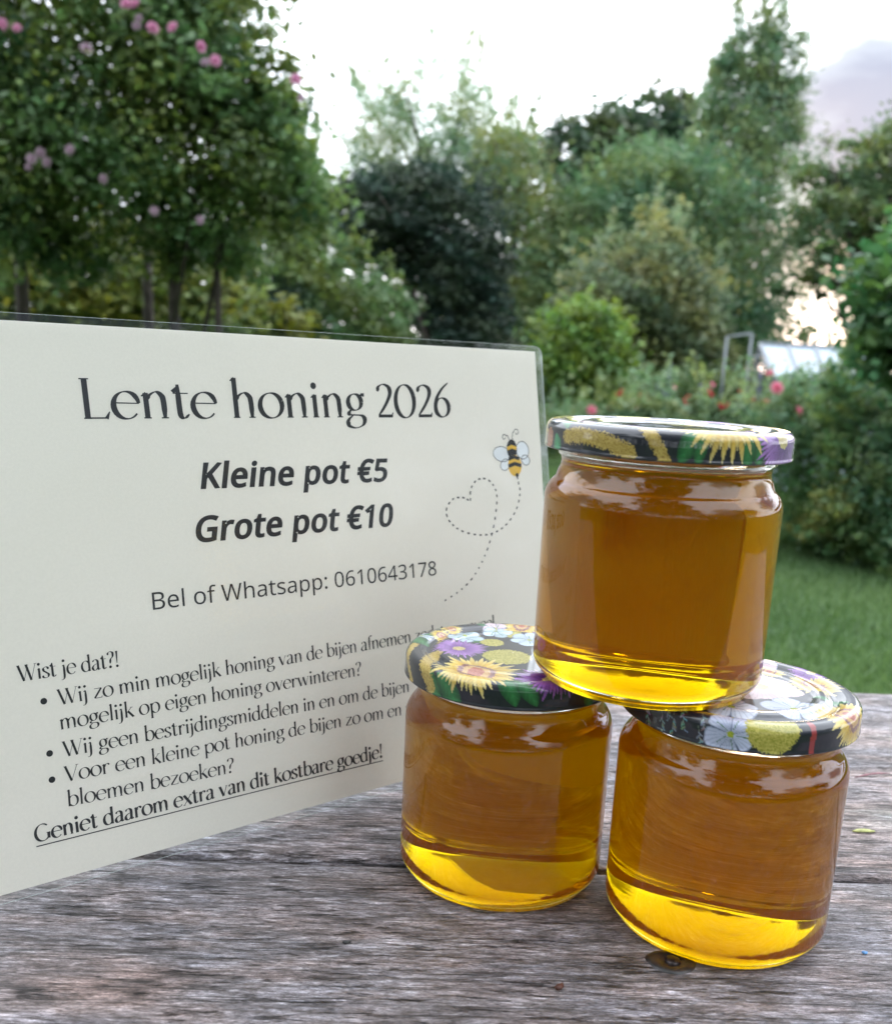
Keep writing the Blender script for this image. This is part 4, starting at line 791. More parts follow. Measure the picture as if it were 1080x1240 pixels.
# --- plain sans letters, outlines as point lists in thousandths of an em
SANS = {"0":[459,[[[419,287],[419,253],[417,221],[414,191],[409,163],[403,137],[395,112],[386,90],[376,70],[363,52],[349,37],[334,23],[316,12],[297,3],[276,-3],[253,-7],[229,-8],[198,-6],[170,1],[145,12],[122,27],[103,47],[86,70],[71,98],[60,129],[51,163],[44,201],[41,243],[39,287],[40,332],[44,373],[50,411],[58,446],[69,477],[83,504],[99,527],[119,547],[141,562],[167,573],[196,579],[229,581],[259,579],[287,573],[313,562],[335,547],[355,527],[372,504],[387,477],[399,446],[408,411],[414,373],[418,332]],[[110,287],[111,249],[113,215],[116,184],[121,156],[128,132],[137,111],[147,93],[159,78],[173,67],[190,59],[208,54],[229,52],[249,54],[268,59],[284,67],[298,78],[310,92],[320,110],[329,131],[336,156],[341,184],[345,215],[347,249],[348,287],[347,325],[345,359],[341,390],[336,417],[329,442],[320,463],[310,481],[298,495],[284,507],[268,515],[249,520],[229,521],[208,520],[190,515],[173,507],[159,495],[147,481],[137,463],[128,442],[121,417],[116,390],[113,359],[111,325]]]],"1":[459,[[[285,0],[216,0],[216,400],[216,439],[217,470],[219,499],[213,493],[207,487],[201,482],[196,477],[169,455],[108,405],[71,452],[226,573],[285,573]]]],"3":[459,[[[395,439],[394,420],[392,403],[387,387],[381,372],[373,359],[363,347],[352,336],[340,326],[326,318],[310,311],[294,306],[277,302],[277,298],[309,293],[337,283],[360,271],[379,255],[394,236],[405,214],[411,190],[413,163],[412,139],[407,116],[400,94],[390,74],[377,56],[360,40],[341,26],[318,14],[292,4],[263,-3],[230,-7],[193,-8],[171,-8],[150,-6],[130,-4],[110,-1],[91,3],[72,8],[54,15],[36,23],[36,89],[54,81],[74,73],[93,67],[114,61],[135,57],[155,54],[175,52],[194,51],[230,53],[260,59],[285,68],[305,81],[320,98],[331,117],[337,139],[339,164],[338,182],[335,197],[329,211],[320,223],[310,233],[297,242],[282,249],[265,255],[246,260],[226,263],[203,265],[179,265],[123,265],[123,326],[180,326],[202,326],[223,329],[242,333],[259,339],[274,347],[286,356],[298,366],[307,377],[314,390],[319,404],[322,418],[323,434],[321,454],[316,471],[307,486],[295,498],[280,508],[262,516],[242,520],[219,521],[204,521],[190,520],[176,518],[164,515],[151,512],[140,508],[128,504],[117,498],[107,493],[96,487],[85,480],[75,473],[39,521],[55,533],[73,544],[93,554],[115,563],[139,571],[163,576],[190,579],[218,581],[260,578],[296,571],[327,558],[352,540],[371,519],[384,495],[393,468]]]],"4":[459,[[[443,130],[359,130],[359,0],[291,0],[291,130],[17,130],[17,190],[286,576],[359,576],[359,193],[443,193]],[[291,374],[291,412],[293,444],[294,474],[295,500],[292,500],[288,493],[285,485],[280,476],[276,468],[271,459],[266,451],[262,444],[257,438],[86,193],[291,193]]]],"5":[459,[[[221,351],[249,350],[275,346],[300,340],[322,331],[343,320],[361,307],[376,291],[389,274],[400,254],[407,232],[412,209],[413,183],[411,154],[407,128],[399,103],[387,81],[373,60],[356,43],[336,28],[314,15],[289,5],[261,-2],[231,-7],[199,-8],[177,-8],[156,-6],[136,-4],[116,0],[97,4],[80,10],[65,16],[51,23],[51,90],[66,81],[82,74],[101,68],[121,62],[141,58],[161,55],[181,53],[200,52],[220,53],[239,55],[257,60],[274,65],[289,73],[302,82],[313,93],[323,106],[331,121],[336,137],[340,156],[341,176],[339,202],[332,225],[321,245],[306,262],[287,275],[262,284],[232,290],[197,292],[186,292],[173,291],[160,290],[146,288],[132,286],[120,284],[109,282],[99,280],[64,302],[86,573],[373,573],[373,508],[146,508],[132,342],[169,348],[181,349],[194,350],[207,351]]]],"6":[459,[[[44,245],[45,269],[46,294],[48,318],[51,342],[55,366],[60,389],[67,412],[75,433],[84,454],[95,474],[107,492],[121,510],[137,525],[155,539],[174,551],[196,562],[220,570],[246,576],[275,579],[306,581],[315,580],[324,580],[334,580],[344,579],[353,578],[362,577],[370,575],[377,573],[377,513],[369,515],[362,517],[353,519],[344,520],[335,522],[326,522],[317,523],[308,523],[281,522],[257,518],[235,512],[216,504],[198,494],[183,483],[169,469],[158,454],[148,437],[139,419],[132,400],[127,380],[122,359],[119,337],[116,314],[115,291],[119,291],[126,300],[133,309],[141,318],[150,326],[160,333],[170,339],[182,345],[194,350],[208,353],[223,356],[238,358],[255,358],[279,357],[302,353],[323,347],[342,338],[360,327],[375,313],[389,297],[400,279],[409,258],[416,236],[420,211],[421,184],[420,156],[415,129],[408,104],[399,82],[386,61],[372,44],[355,28],[336,15],[314,5],[291,-2],[266,-7],[239,-8],[219,-7],[199,-4],[181,1],[163,7],[146,16],[130,26],[115,39],[101,54],[88,70],[77,89],[67,110],[59,133],[52,158],[48,185],[45,214]],[[238,51],[262,53],[284,59],[303,70],[320,84],[334,102],[343,125],[349,153],[351,184],[350,210],[344,233],[336,254],[324,271],[308,285],[289,295],[267,301],[241,303],[222,302],[205,299],[189,294],[175,287],[162,279],[150,270],[140,259],[131,248],[124,236],[119,223],[116,211],[115,198],[116,185],[117,172],[120,159],[123,146],[127,133],[133,121],[139,110],[146,99],[155,88],[164,79],[174,71],[185,64],[197,59],[210,55],[223,52]]]],"7":[459,[[[109,0],[344,508],[35,508],[35,573],[419,573],[419,518],[187,0]]]],"8":[459,[[[229,581],[253,580],[276,577],[298,572],[318,565],[336,556],[352,546],[366,533],[378,519],[388,503],[395,485],[399,465],[400,443],[399,427],[396,411],[392,397],[385,383],[377,371],[368,359],[357,348],[346,338],[333,328],[320,319],[306,311],[291,303],[308,294],[325,285],[340,275],[355,265],[369,254],[381,242],[392,229],[401,216],[409,201],[414,185],[418,167],[419,148],[417,125],[413,104],[406,84],[395,65],[383,49],[367,34],[350,22],[330,11],[308,3],[284,-3],[258,-7],[231,-8],[201,-7],[174,-3],[149,2],[126,10],[106,21],[89,33],[74,47],[61,63],[52,81],[45,101],[41,122],[39,146],[40,165],[43,183],[49,199],[56,214],[65,228],[75,241],[86,253],[99,264],[113,274],[128,283],[143,291],[158,299],[144,307],[131,316],[119,326],[107,336],[96,346],[87,358],[78,370],[71,383],[65,396],[61,411],[59,427],[58,444],[59,465],[63,485],[70,503],[80,518],[92,533],[107,545],[123,556],[141,565],[161,572],[182,577],[205,580]],[[108,145],[110,125],[116,107],[125,90],[138,76],[155,64],[176,55],[200,50],[229,48],[257,50],[281,55],[302,64],[319,76],[332,91],[342,108],[348,127],[350,148],[349,161],[346,174],[341,186],[335,197],[327,207],[317,217],[306,226],[293,235],[279,243],[264,251],[247,258],[229,265],[217,270],[200,262],[184,254],[170,246],[157,237],[146,228],[136,219],[128,208],[121,197],[115,186],[111,173],[109,160]],[[228,524],[207,522],[188,518],[170,512],[155,502],[143,491],[134,476],[128,460],[127,441],[128,427],[130,414],[135,402],[141,391],[148,382],[157,373],[167,365],[179,357],[191,350],[204,344],[218,337],[232,330],[245,337],[258,343],[270,350],[282,357],[292,364],[302,373],[310,382],[317,392],[323,402],[327,414],[330,427],[330,441],[329,460],[323,476],[315,491],[302,502],[287,512],[270,518],[250,522]]]],":":[215,[[[58,43],[59,57],[61,69],[66,78],[72,85],[80,90],[88,94],[97,96],[107,97],[117,96],[126,94],[135,90],[142,85],[149,78],[153,69],[156,57],[157,43],[156,30],[153,18],[149,9],[142,2],[135,-4],[126,-8],[117,-10],[107,-11],[97,-10],[88,-8],[80,-4],[72,2],[66,9],[61,18],[59,30]],[[58,387],[59,401],[61,412],[66,422],[72,429],[80,434],[88,438],[97,440],[107,441],[117,440],[126,438],[135,434],[142,429],[149,422],[153,412],[156,401],[157,387],[156,373],[153,362],[149,352],[142,345],[135,339],[126,335],[117,333],[107,332],[97,333],[88,335],[80,339],[72,345],[66,352],[61,362],[59,373]]]],"B":[521,[[[241,573],[292,571],[336,565],[373,555],[404,541],[428,522],[445,497],[455,467],[459,431],[458,414],[456,399],[452,384],[446,371],[439,358],[431,347],[421,337],[409,328],[396,320],[382,313],[367,308],[350,304],[350,300],[367,297],[384,292],[400,286],[415,279],[429,271],[441,261],[452,249],[461,236],[468,221],[474,203],[477,184],[478,163],[476,138],[472,115],[464,93],[454,74],[441,57],[425,42],[406,29],[385,19],[362,11],[337,5],[309,1],[279,0],[78,0],[78,573]],[[256,329],[290,330],[318,335],[340,342],[357,352],[369,366],[377,382],[382,401],[384,423],[382,445],[376,463],[365,478],[351,490],[332,499],[308,506],[279,510],[245,511],[150,511],[150,329]],[[150,269],[150,61],[265,61],[301,63],[330,68],[354,78],[371,91],[384,107],[394,125],[399,145],[401,168],[400,183],[398,197],[394,210],[388,221],[380,232],[370,241],[358,249],[344,256],[327,262],[307,266],[285,268],[260,269]]]],"G":[584,[[[326,302],[524,302],[524,22],[501,15],[478,8],[454,3],[431,-1],[406,-4],[380,-6],[352,-8],[323,-8],[280,-6],[241,1],[205,12],[173,28],[145,47],[120,71],[98,98],[81,130],[67,164],[57,202],[51,243],[49,286],[51,330],[58,370],[69,407],[84,442],[104,473],[127,500],[154,524],[186,544],[220,560],[259,571],[300,578],[346,581],[369,580],[392,578],[415,576],[437,572],[458,567],[478,561],[498,554],[516,547],[489,484],[473,491],[457,497],[439,503],[421,508],[401,512],[382,515],[362,517],[342,517],[309,515],[278,510],[250,501],[225,489],[202,474],[181,455],[164,434],[150,409],[139,382],[131,353],[126,321],[124,286],[126,253],[130,222],[137,193],[146,166],[159,141],[175,119],[194,100],[216,84],[241,71],[270,62],[303,56],[340,55],[358,55],[375,56],[390,57],[404,59],[417,61],[429,63],[441,65],[452,68],[452,238],[326,238]]]],"K":[496,[[[496,0],[411,0],[209,273],[150,222],[150,0],[78,0],[78,573],[150,573],[150,290],[162,304],[174,318],[186,331],[199,345],[249,399],[403,573],[488,573],[261,323]]]],"W":[746,[[[735,573],[583,0],[510,0],[399,375],[389,410],[380,443],[373,471],[370,488],[367,471],[361,443],[352,409],[350,400],[348,391],[345,382],[342,373],[234,0],[161,0],[10,573],[85,573],[174,223],[183,186],[190,151],[192,143],[194,134],[195,126],[196,118],[201,87],[206,119],[208,128],[210,137],[211,145],[213,154],[222,191],[232,227],[333,573],[407,573],[512,225],[515,215],[518,206],[520,197],[523,187],[532,151],[534,142],[535,133],[537,125],[538,117],[544,87],[545,97],[547,107],[548,118],[550,129],[552,140],[555,151],[557,163],[560,175],[572,224],[660,573]]]],"a":[450,[[[231,437],[268,435],[299,428],[326,418],[347,403],[364,383],[376,358],[383,328],[385,293],[385,0],[334,0],[320,61],[317,61],[307,50],[298,40],[288,30],[279,22],[268,15],[258,9],[246,3],[234,-1],[220,-4],[206,-6],[190,-8],[172,-8],[154,-7],[136,-5],[119,0],[103,6],[88,13],[75,23],[64,34],[55,48],[47,63],[41,80],[38,99],[37,119],[40,150],[50,176],[65,199],[87,219],[116,234],[152,245],[194,253],[243,257],[316,259],[316,285],[315,309],[310,330],[303,347],[293,359],[280,368],[265,375],[247,379],[227,380],[210,379],[194,378],[178,374],[163,370],[148,365],[133,359],[119,353],[106,347],[84,400],[99,408],[115,414],[132,421],[151,426],[170,431],[190,434],[210,436]],[[252,208],[215,205],[184,200],[159,192],[141,182],[127,170],[118,155],[112,138],[110,119],[111,102],[115,87],[122,75],[132,66],[144,58],[157,53],[172,50],[188,49],[215,51],[238,56],[260,66],[279,79],[295,96],[306,117],[313,142],[315,172],[315,210]]]],"e":[452,[[[234,438],[261,436],[286,432],[308,424],[329,414],[348,401],[364,385],[378,367],[390,346],[399,323],[406,299],[410,272],[411,244],[411,201],[117,201],[120,167],[127,137],[139,111],[154,90],[174,74],[197,62],[224,55],[254,52],[274,53],[293,54],[310,56],[327,60],[343,64],[359,69],[375,75],[392,82],[392,20],[376,13],[359,8],[343,3],[327,-1],[310,-4],[292,-6],[272,-8],[251,-8],[221,-6],[194,-2],[167,6],[143,17],[121,31],[101,48],[85,68],[70,91],[59,117],[51,146],[46,177],[44,212],[46,246],[50,277],[57,306],[68,333],[81,357],[96,378],[114,395],[134,411],[157,423],[181,431],[207,436]],[[233,380],[209,378],[188,372],[170,362],[154,348],[140,330],[130,309],[123,285],[119,257],[338,257],[337,275],[335,292],[331,307],[326,322],[320,334],[312,346],[303,356],[292,364],[280,371],[266,376],[251,379]]]],"f":[276,[[[266,375],[158,375],[158,0],[87,0],[87,375],[12,375],[12,408],[87,432],[87,457],[88,483],[92,507],[97,528],[104,547],[113,563],[124,577],[137,588],[152,597],[168,604],[186,609],[206,612],[227,613],[239,613],[252,612],[263,611],[274,609],[284,607],[294,604],[302,602],[310,599],[292,544],[285,546],[278,548],[270,550],[262,552],[254,553],[245,555],[237,555],[228,556],[211,554],[197,550],[185,542],[175,532],[168,519],[162,502],[159,481],[158,458],[158,430],[266,430]]]],"h":[496,[[[139,431],[139,423],[138,415],[138,407],[138,399],[135,370],[140,370],[147,381],[155,391],[164,400],[174,407],[185,414],[196,420],[208,425],[221,429],[233,433],[247,435],[260,437],[273,437],[298,436],[321,433],[342,428],[360,421],[377,411],[391,400],[403,386],[413,370],[421,351],[426,330],[430,306],[431,280],[431,0],[361,0],[361,275],[359,299],[355,321],[348,338],[338,353],[324,364],[308,372],[288,377],[265,379],[242,377],[222,374],[204,368],[189,360],[177,350],[166,338],[157,324],[150,308],[145,289],[142,269],[139,246],[139,222],[139,0],[68,0],[68,609],[139,609]]]],"i":[207,[[[139,430],[139,0],[68,0],[68,430]],[[104,591],[112,590],[119,588],[126,585],[133,580],[138,574],[142,566],[144,557],[145,546],[144,536],[142,526],[138,519],[133,512],[126,508],[119,504],[112,502],[104,501],[96,502],[88,504],[81,508],[75,512],[69,519],[66,526],[63,536],[63,546],[63,557],[66,566],[69,574],[75,580],[81,585],[88,588],[96,590]]]],"l":[207,[[[139,0],[68,0],[68,609],[139,609]]]],"n":[496,[[[275,438],[311,436],[343,429],[369,417],[391,401],[409,379],[421,352],[428,319],[431,280],[431,0],[361,0],[361,275],[359,299],[355,321],[348,338],[338,353],[324,364],[308,372],[288,377],[265,379],[232,376],[204,368],[182,356],[166,338],[154,316],[146,289],[140,258],[139,223],[139,0],[68,0],[68,430],[125,430],[136,371],[140,371],[147,382],[156,392],[165,401],[175,409],[186,416],[198,422],[210,427],[222,431],[235,434],[248,436],[262,437]]]],"o":[485,[[[442,216],[441,190],[438,165],[434,142],[428,121],[420,101],[411,82],[400,66],[388,51],[374,37],[359,25],[342,15],[324,7],[305,0],[285,-4],[264,-7],[241,-8],[221,-7],[200,-4],[181,0],[163,7],[145,15],[129,25],[114,37],[100,51],[88,66],[77,82],[67,101],[59,121],[52,142],[48,165],[45,190],[44,216],[46,250],[50,282],[58,310],[68,336],[81,360],[97,380],[116,397],[137,412],[161,423],[186,431],[214,436],[244,438],[272,436],[299,431],[324,423],[347,412],[368,397],[387,380],[403,360],[417,336],[428,310],[436,282],[440,250]],[[117,216],[118,191],[120,169],[125,147],[130,128],[138,110],[147,95],[159,82],[172,71],[187,62],[203,56],[222,52],[243,51],[264,52],[282,56],[299,62],[314,71],[327,82],[339,95],[348,110],[356,128],[361,147],[366,169],[368,191],[369,216],[368,240],[365,263],[361,284],[355,303],[348,320],[338,335],[327,348],[314,359],[299,367],[282,374],[263,377],[242,379],[212,376],[185,368],[164,354],[147,335],[134,311],[124,284],[119,252]]]],"p":[493,[[[273,438],[310,434],[344,424],[374,407],[401,383],[422,351],[437,313],[446,268],[449,216],[448,181],[444,148],[437,119],[427,93],[415,69],[401,49],[384,31],[365,17],[345,6],[322,-2],[298,-6],[272,-8],[256,-7],[241,-6],[227,-3],[213,1],[201,6],[190,11],[179,17],[170,24],[161,31],[153,38],[145,46],[139,55],[134,55],[137,20],[138,10],[138,1],[139,-8],[139,-16],[139,-192],[68,-192],[68,430],[126,430],[136,371],[139,371],[145,380],[153,389],[161,397],[170,405],[179,412],[189,419],[201,424],[213,429],[226,433],[240,436],[256,437]],[[260,379],[239,377],[221,374],[204,369],[190,362],[178,353],[167,342],[158,328],[152,313],[146,295],[142,275],[140,254],[139,229],[139,216],[139,190],[142,167],[145,145],[150,126],[157,109],[165,93],[176,80],[188,70],[203,61],[220,55],[239,52],[261,51],[280,52],[297,56],[312,63],[326,72],[338,84],[348,98],[357,113],[364,131],[369,150],[373,171],[375,193],[376,217],[374,252],[369,283],[360,310],[348,334],[331,354],[311,367],[288,376]]]],"r":[331,[[[269,438],[295,437],[301,436],[308,435],[314,434],[319,433],[310,368],[287,372],[281,373],[275,373],[270,374],[264,374],[252,373],[240,371],[228,368],[217,363],[206,358],[195,351],[186,343],[176,334],[168,324],[161,313],[154,301],[149,289],[144,275],[141,261],[139,245],[139,229],[139,0],[68,0],[68,430],[126,430],[134,351],[137,351],[144,363],[152,374],[161,385],[170,395],[180,404],[191,413],[202,420],[214,426],[227,431],[240,435],[254,437]]]],"s":[384,[[[348,119],[347,99],[343,80],[336,64],[327,49],[316,36],[302,24],[286,14],[268,6],[248,0],[226,-4],[202,-7],[176,-8],[155,-8],[135,-6],[116,-4],[99,-1],[83,3],[68,8],[55,13],[42,19],[42,83],[55,77],[70,71],[86,65],[104,60],[122,55],[141,52],[159,50],[178,49],[203,50],[224,53],[242,59],[256,66],[266,76],[274,86],[278,99],[280,112],[279,120],[278,128],[275,135],[271,141],[266,148],[259,154],[250,160],[239,167],[227,173],[212,180],[194,188],[174,196],[154,204],[135,212],[118,220],[103,228],[89,236],[76,245],[66,255],[57,266],[50,278],[45,292],[42,307],[41,324],[44,350],[52,372],[66,392],[85,408],[109,421],[137,430],[168,436],[202,438],[221,437],[240,436],[258,434],[275,430],[292,426],[308,421],[324,415],[339,409],[315,353],[301,358],[287,363],[273,368],[258,372],[243,376],[228,378],[213,380],[197,380],[177,379],[159,377],[144,372],[131,366],[121,358],[114,350],[110,339],[108,328],[109,319],[111,312],[114,304],[119,298],[125,292],[133,286],[142,280],[154,274],[167,268],[182,261],[199,254],[219,246],[239,239],[257,231],[274,223],[289,215],[302,206],[314,197],[324,187],[333,176],[339,164],[344,150],[347,135]]]],"t":[289,[[[212,50],[220,50],[228,50],[236,51],[245,53],[253,54],[260,55],[266,57],[272,59],[272,5],[266,2],[258,0],[250,-2],[240,-4],[229,-6],[219,-7],[209,-8],[200,-8],[183,-7],[167,-5],[152,-1],[138,4],[124,11],[112,20],[101,31],[91,44],[84,60],[78,79],[75,100],[74,125],[74,375],[13,375],[13,409],[75,437],[103,528],[144,528],[144,430],[269,430],[269,375],[144,375],[144,127],[146,108],[149,93],[155,79],[163,69],[173,60],[185,54],[198,51]]]],"\u20ac":[459,[[[305,580],[324,579],[344,578],[362,575],[380,571],[398,566],[415,560],[432,552],[448,543],[419,485],[407,491],[394,497],[381,502],[366,508],[351,512],[336,515],[320,517],[305,518],[290,517],[276,516],[263,513],[250,509],[238,504],[227,497],[216,489],[206,480],[197,470],[189,459],[181,446],[174,432],[168,417],[162,401],[157,384],[153,365],[349,365],[349,313],[148,313],[147,298],[147,282],[147,267],[148,249],[325,249],[325,197],[154,197],[159,176],[166,156],[174,137],[184,120],[194,105],[207,92],[220,81],[236,71],[253,64],[271,59],[290,56],[311,55],[327,55],[343,56],[358,59],[374,62],[390,66],[404,70],[418,75],[431,80],[431,18],[418,13],[404,8],[390,4],[376,0],[360,-4],[344,-6],[326,-8],[307,-8],[276,-6],[247,-2],[221,6],[196,17],[175,31],[155,47],[138,66],[123,88],[110,112],[99,138],[90,167],[83,197],[18,197],[18,249],[76,249],[75,265],[75,282],[76,300],[76,313],[18,313],[18,365],[82,365],[88,397],[97,426],[107,454],[120,479],[135,501],[153,521],[173,539],[195,553],[219,565],[246,573],[274,578]]]]," ":[209,[]]}
from mathutils.geometry import tessellate_polygon
def area(p): return sum(p[i][0]*p[(i+1) % len(p)][1]-p[(i+1) % len(p)][0]*p[i][1] for i in range(len(p)))/2
def sans_line(pr, text, a, b, em, bold=(0, 0), shear=0., gap=0):
    W_ = sum(SANS[c][0]+gap for c in text)-gap-60; L = math.hypot(b[0]-a[0], b[1]-a[1]); kx = L/W_; ux, uy = (b[0]-a[0])/L, (b[1]-a[1])/L
    X = -30
    for c in text:
        adv, cons = SANS[c]; cs = []
        for con in cons:
            q = [p for i, p in enumerate(con) if p != con[i-1]]; n = len(q); r = []
            for i in range(n):
                p, s, t = q[i-1], q[i], q[(i+1) % n]
                d1 = (s[0]-p[0], s[1]-p[1]); d2 = (t[0]-s[0], t[1]-s[1]); l1 = math.hypot(*d1) or 1; l2 = math.hypot(*d2) or 1
                nx_, ny_ = -(d1[1]/l1+d2[1]/l2)/2, (d1[0]/l1+d2[0]/l2)/2; ll = max(.45, nx_*nx_+ny_*ny_)
                r.append((s[0]+nx_/ll*bold[0], s[1]+ny_/ll*bold[1]))
            cs.append((area(con), r))
        outers = [r for A_, r in cs if A_ < 0]; holes = [r for A_, r in cs if A_ > 0]
        for ou in outers:
            xs_ = [p[0] for p in ou]; ys_ = [p[1] for p in ou]
            hs = [h for h in holes if min(xs_) < h[0][0] < max(xs_) and min(ys_) < h[0][1] < max(ys_)]
            flat = [p for l in [ou]+hs for p in l]
            tris = tessellate_polygon([[Vector((x, y, 0)) for x, y in l] for l in [ou]+hs])
            P = []
            for x, y in flat:
                x2 = (X+x)*kx; y2 = y*em/1000; x2 += y2*shear; P.append((a[0]+ux*x2-uy*y2, a[1]+uy*x2+ux*y2))
            pr.poly(P, tris)
        X += adv+gap
pr = Print()
sans_line(pr, 'Kleine pot €5', M2((101.5, 146.2)), M2((195.3, 145.6)), .0177, (30, 21), .19, 26)
sans_line(pr, 'Grote pot €10', M2((97.4, 124.3)), M2((196.6, 124.4)), .0177, (30, 21), .19, 26)
pr.build('price_text', INK)
pr = Print(); sans_line(pr, 'Bel of Whatsapp: 0610643178', M2((76.6, 98.5)), M2((222.0, 98.2)), .0122, (0, 0)); pr.build('phone_text', INK)
# --- the bee and its looping dotted trail
YEL = simple('bee_yellow', (.78, .50, .07), .7, vary=.05); WING = simple('bee_wing', (.80, .82, .84), .7, vary=.03)
wing, yel, ink = Print(), Print(), Print()
for cx, cy, rx, ry, ro in ((267.5, 157.2, 7.0, 4.6, -.15), (284.8, 159.2, 5.2, 5.6, .5), (269.8, 150.6, 4.0, 3.3, .5), (287.0, 153.0, 3.6, 3.0, -.5)):
    wing.ell(cx*mm, cy*mm, rx*mm, ry*mm, ro, lift=1e-6); ink.ring(cx*mm, cy*mm, rx*mm, ry*mm, .00042, ro, lift=6e-6)
yel.ell(.2778, .1498, .0056, .0066, lift=1.2e-5); ink.ell(.2760, .1601, .0042, .0060, lift=1.0e-5)
yel.strip([M2((272.2, 160.4)), M2((276, 161.6)), M2((279.9, 160.4))], .0022, lift=1.6e-5)
ink.strip([M2((272.9, 154.0)), M2((277.3, 155.2)), M2((281.8, 154.0))], .0022, lift=1.6e-5)
ink.strip([M2((272.4, 149.6)), M2((277.8, 151.0)), M2((283.2, 149.6))], .0024, lift=2.0e-5)
ink.ell(.2792, .1439, .0013, .0013, lift=2.2e-5)
for (c0, mid, c, a0, sg, r0) in (((274.9, 165.0), (272.8, 168.6), (270.2, 167.4), 20, 1, 2.0), ((276.8, 165.0), (277.2, 169.5), (280.6, 170.4), 165, -1, 2.2)):
    sp_ = [(c[0]+r0*(1-.07*i)*math.cos(math.radians(a0+sg*i*38)), c[1]+r0*(1-.07*i)*math.sin(math.radians(a0+sg*i*38))) for i in range(10)]
    ink.strip([M2(p) for p in smooth([c0, mid]+sp_, 4)], .00045, lift=5e-6)
trail = [(278.9, 144.8), (279.6, 141.0), (280.3, 136), (276.8, 127), (269.0, 119.6), (259.3, 116.0), (248.7, 116.2), (238.0, 119.5), (231.6, 124.8), (230.6, 130.2), (235.0, 134.9), (241.5, 135.4), (246.2, 133.4)]
trail2 = [(246.3, 133.6), (247.1, 139.6), (251.8, 144.0), (259.0, 143.5), (263.9, 137.1), (262.9, 126.9), (259.3, 115.6), (254.1, 105.4), (246.1, 95.5), (236.3, 88.9), (223.2, 83.9)]
dash = Print()
for tr_ in (trail, trail2):
    pp = smooth(tr_, 14); acc = 0.; seg = []; on = True
    for p, q in zip(pp[:-1], pp[1:]):
        seg.append(p); acc += math.hypot(q[0]-p[0], q[1]-p[1])
        if acc > (1.75 if on else 1.05):
            if on and len(seg) > 1: dash.strip([M2(s) for s in seg], .00078)
            seg = []; acc = 0; on = not on
for p_ in (wing, yel, ink): p_.V = [(.2775+(u-.2775)*.84, .1530+(v-.1530)*.84, z) for u, v, z in p_.V]
wing.build('bee_wings', WING); yel.build('bee_stripes', YEL); ink.build('bee_outline', INK); dash.build('dotted_trail', INK)
# ------------------------------------------------------------------ honey jars
JH = .0931
def glass_mat():
    m, nt, b, o = mat_new('jar_glass')
    b.inputs['Base Color'].default_value = (1, 1, 1, 1); b.inputs['Roughness'].default_value = 0.0; b.inputs['IOR'].default_value = 1.5; b.inputs['Transmission Weight'].default_value = 1.0; b.inputs['Specular IOR Level'].default_value = .26
    g = N(nt, 'ShaderNodeTexCoord'); mp = N(nt, 'ShaderNodeMapping', {'Vector': g.outputs['Object']}); mp.inputs['Scale'].default_value = (1, 1, .45)
    nz = N(nt, 'ShaderNodeTexNoise', {'Vector': mp.outputs[0], 'Scale': 60., 'Detail': 1.})
    bp = N(nt, 'ShaderNodeBump', {'Height': nz.outputs['Fac'], 'Strength': .04, 'Distance': .0015}); nt.links.new(bp.outputs[0], b.inputs['Normal'])
    return m
def honey_mat():
    m, nt, b, o = mat_new('honey'); nt.nodes.remove(b)
    ab = N(nt, 'ShaderNodeVolumeAbsorption', {'Color': HONEY_ABS, 'Density': HONEY_ABS_D})
    sc_ = N(nt, 'ShaderNodeVolumeScatter', {'Color': HONEY_SC, 'Density': HONEY_SC_D, 'Anisotropy': .3})
    ad = N(nt, 'ShaderNodeAddShader', {0: ab.outputs[0], 1: sc_.outputs[0]}); nt.links.new(ad.outputs[0], o.inputs['Volume'])
    return m
GLASS, HONEY = glass_mat(), honey_mat()
def arcp(cr, cz, r, a0, a1, n=8): return [(cr+r*math.cos(math.radians(a0+(a1-a0)*i/n)), cz+r*math.sin(math.radians(a0+(a1-a0)*i/n))) for i in range(n+1)]
R_ = .0416
HZ = .0798
outer = [(0, .0042), (.012, .0039), (.022, .0028), (.029, .0014), (.0325, .0006), (.0345, .0001), (.0362, 0), (.0378, .0003)] + arcp(R_-.0062, .0072, .0062, -62, 0, 8) + \
        [(R_, .02), (R_, .04), (R_, .06)] + arcp(R_-.009, .0655, .009, 0, 52, 8) + [(.0372, .0756), (.0366, .0766), (.0364, .0785), (.0366, .0803), (.0376, .0810), (.0378, .0822), (.0376, .0885), (.0368, .0900)]
inner = [(.0352, .0899), (.0347, .0880), (.0347, HZ+.0009), (.0345, HZ+.0003), (.034, HZ), (.02, HZ), (0, HZ)]
V, F = lathe(outer+inner, 192)
# moulded gripping dashes round the heel
V = [list(v) for v in V]
for v in V:
    r = math.hypot(v[0], v[1])
    if .0315 < r < .0375 and v[2] < .0035:
        th = math.atan2(v[1], v[0]); w_ = max(0, math.sin(th*30)) ** 8; k_ = math.exp(-((r-.0335)/.0012)**2); v[2] += .0004*w_*k_
glass_me = mesh_py('jar_glass', V, F)
ri = R_-.0021
hp = [(0, .0068), (.02, .0062), (.030, .0050), (.0345, .0045)] + arcp(ri-.005, .0095, .005, -75, 0, 6) + [(ri, .02), (ri, .06)] + arcp(ri-.0082, .0650, .0082, 0, 50, 6) + [(.0350, .0752), (.0346, .0768), (.0344, HZ-.00015), (.02, HZ-.00015), (0, HZ-.00015)]
V, F = lathe(hp, 96); honey_me = mesh_py('honey', V, F)
for me in (glass_me, honey_me):
    bm = bmesh.new(); bm.from_mesh(me); bmesh.ops.recalc_face_normals(bm, faces=bm.faces); bm.to_mesh(me); bm.free()

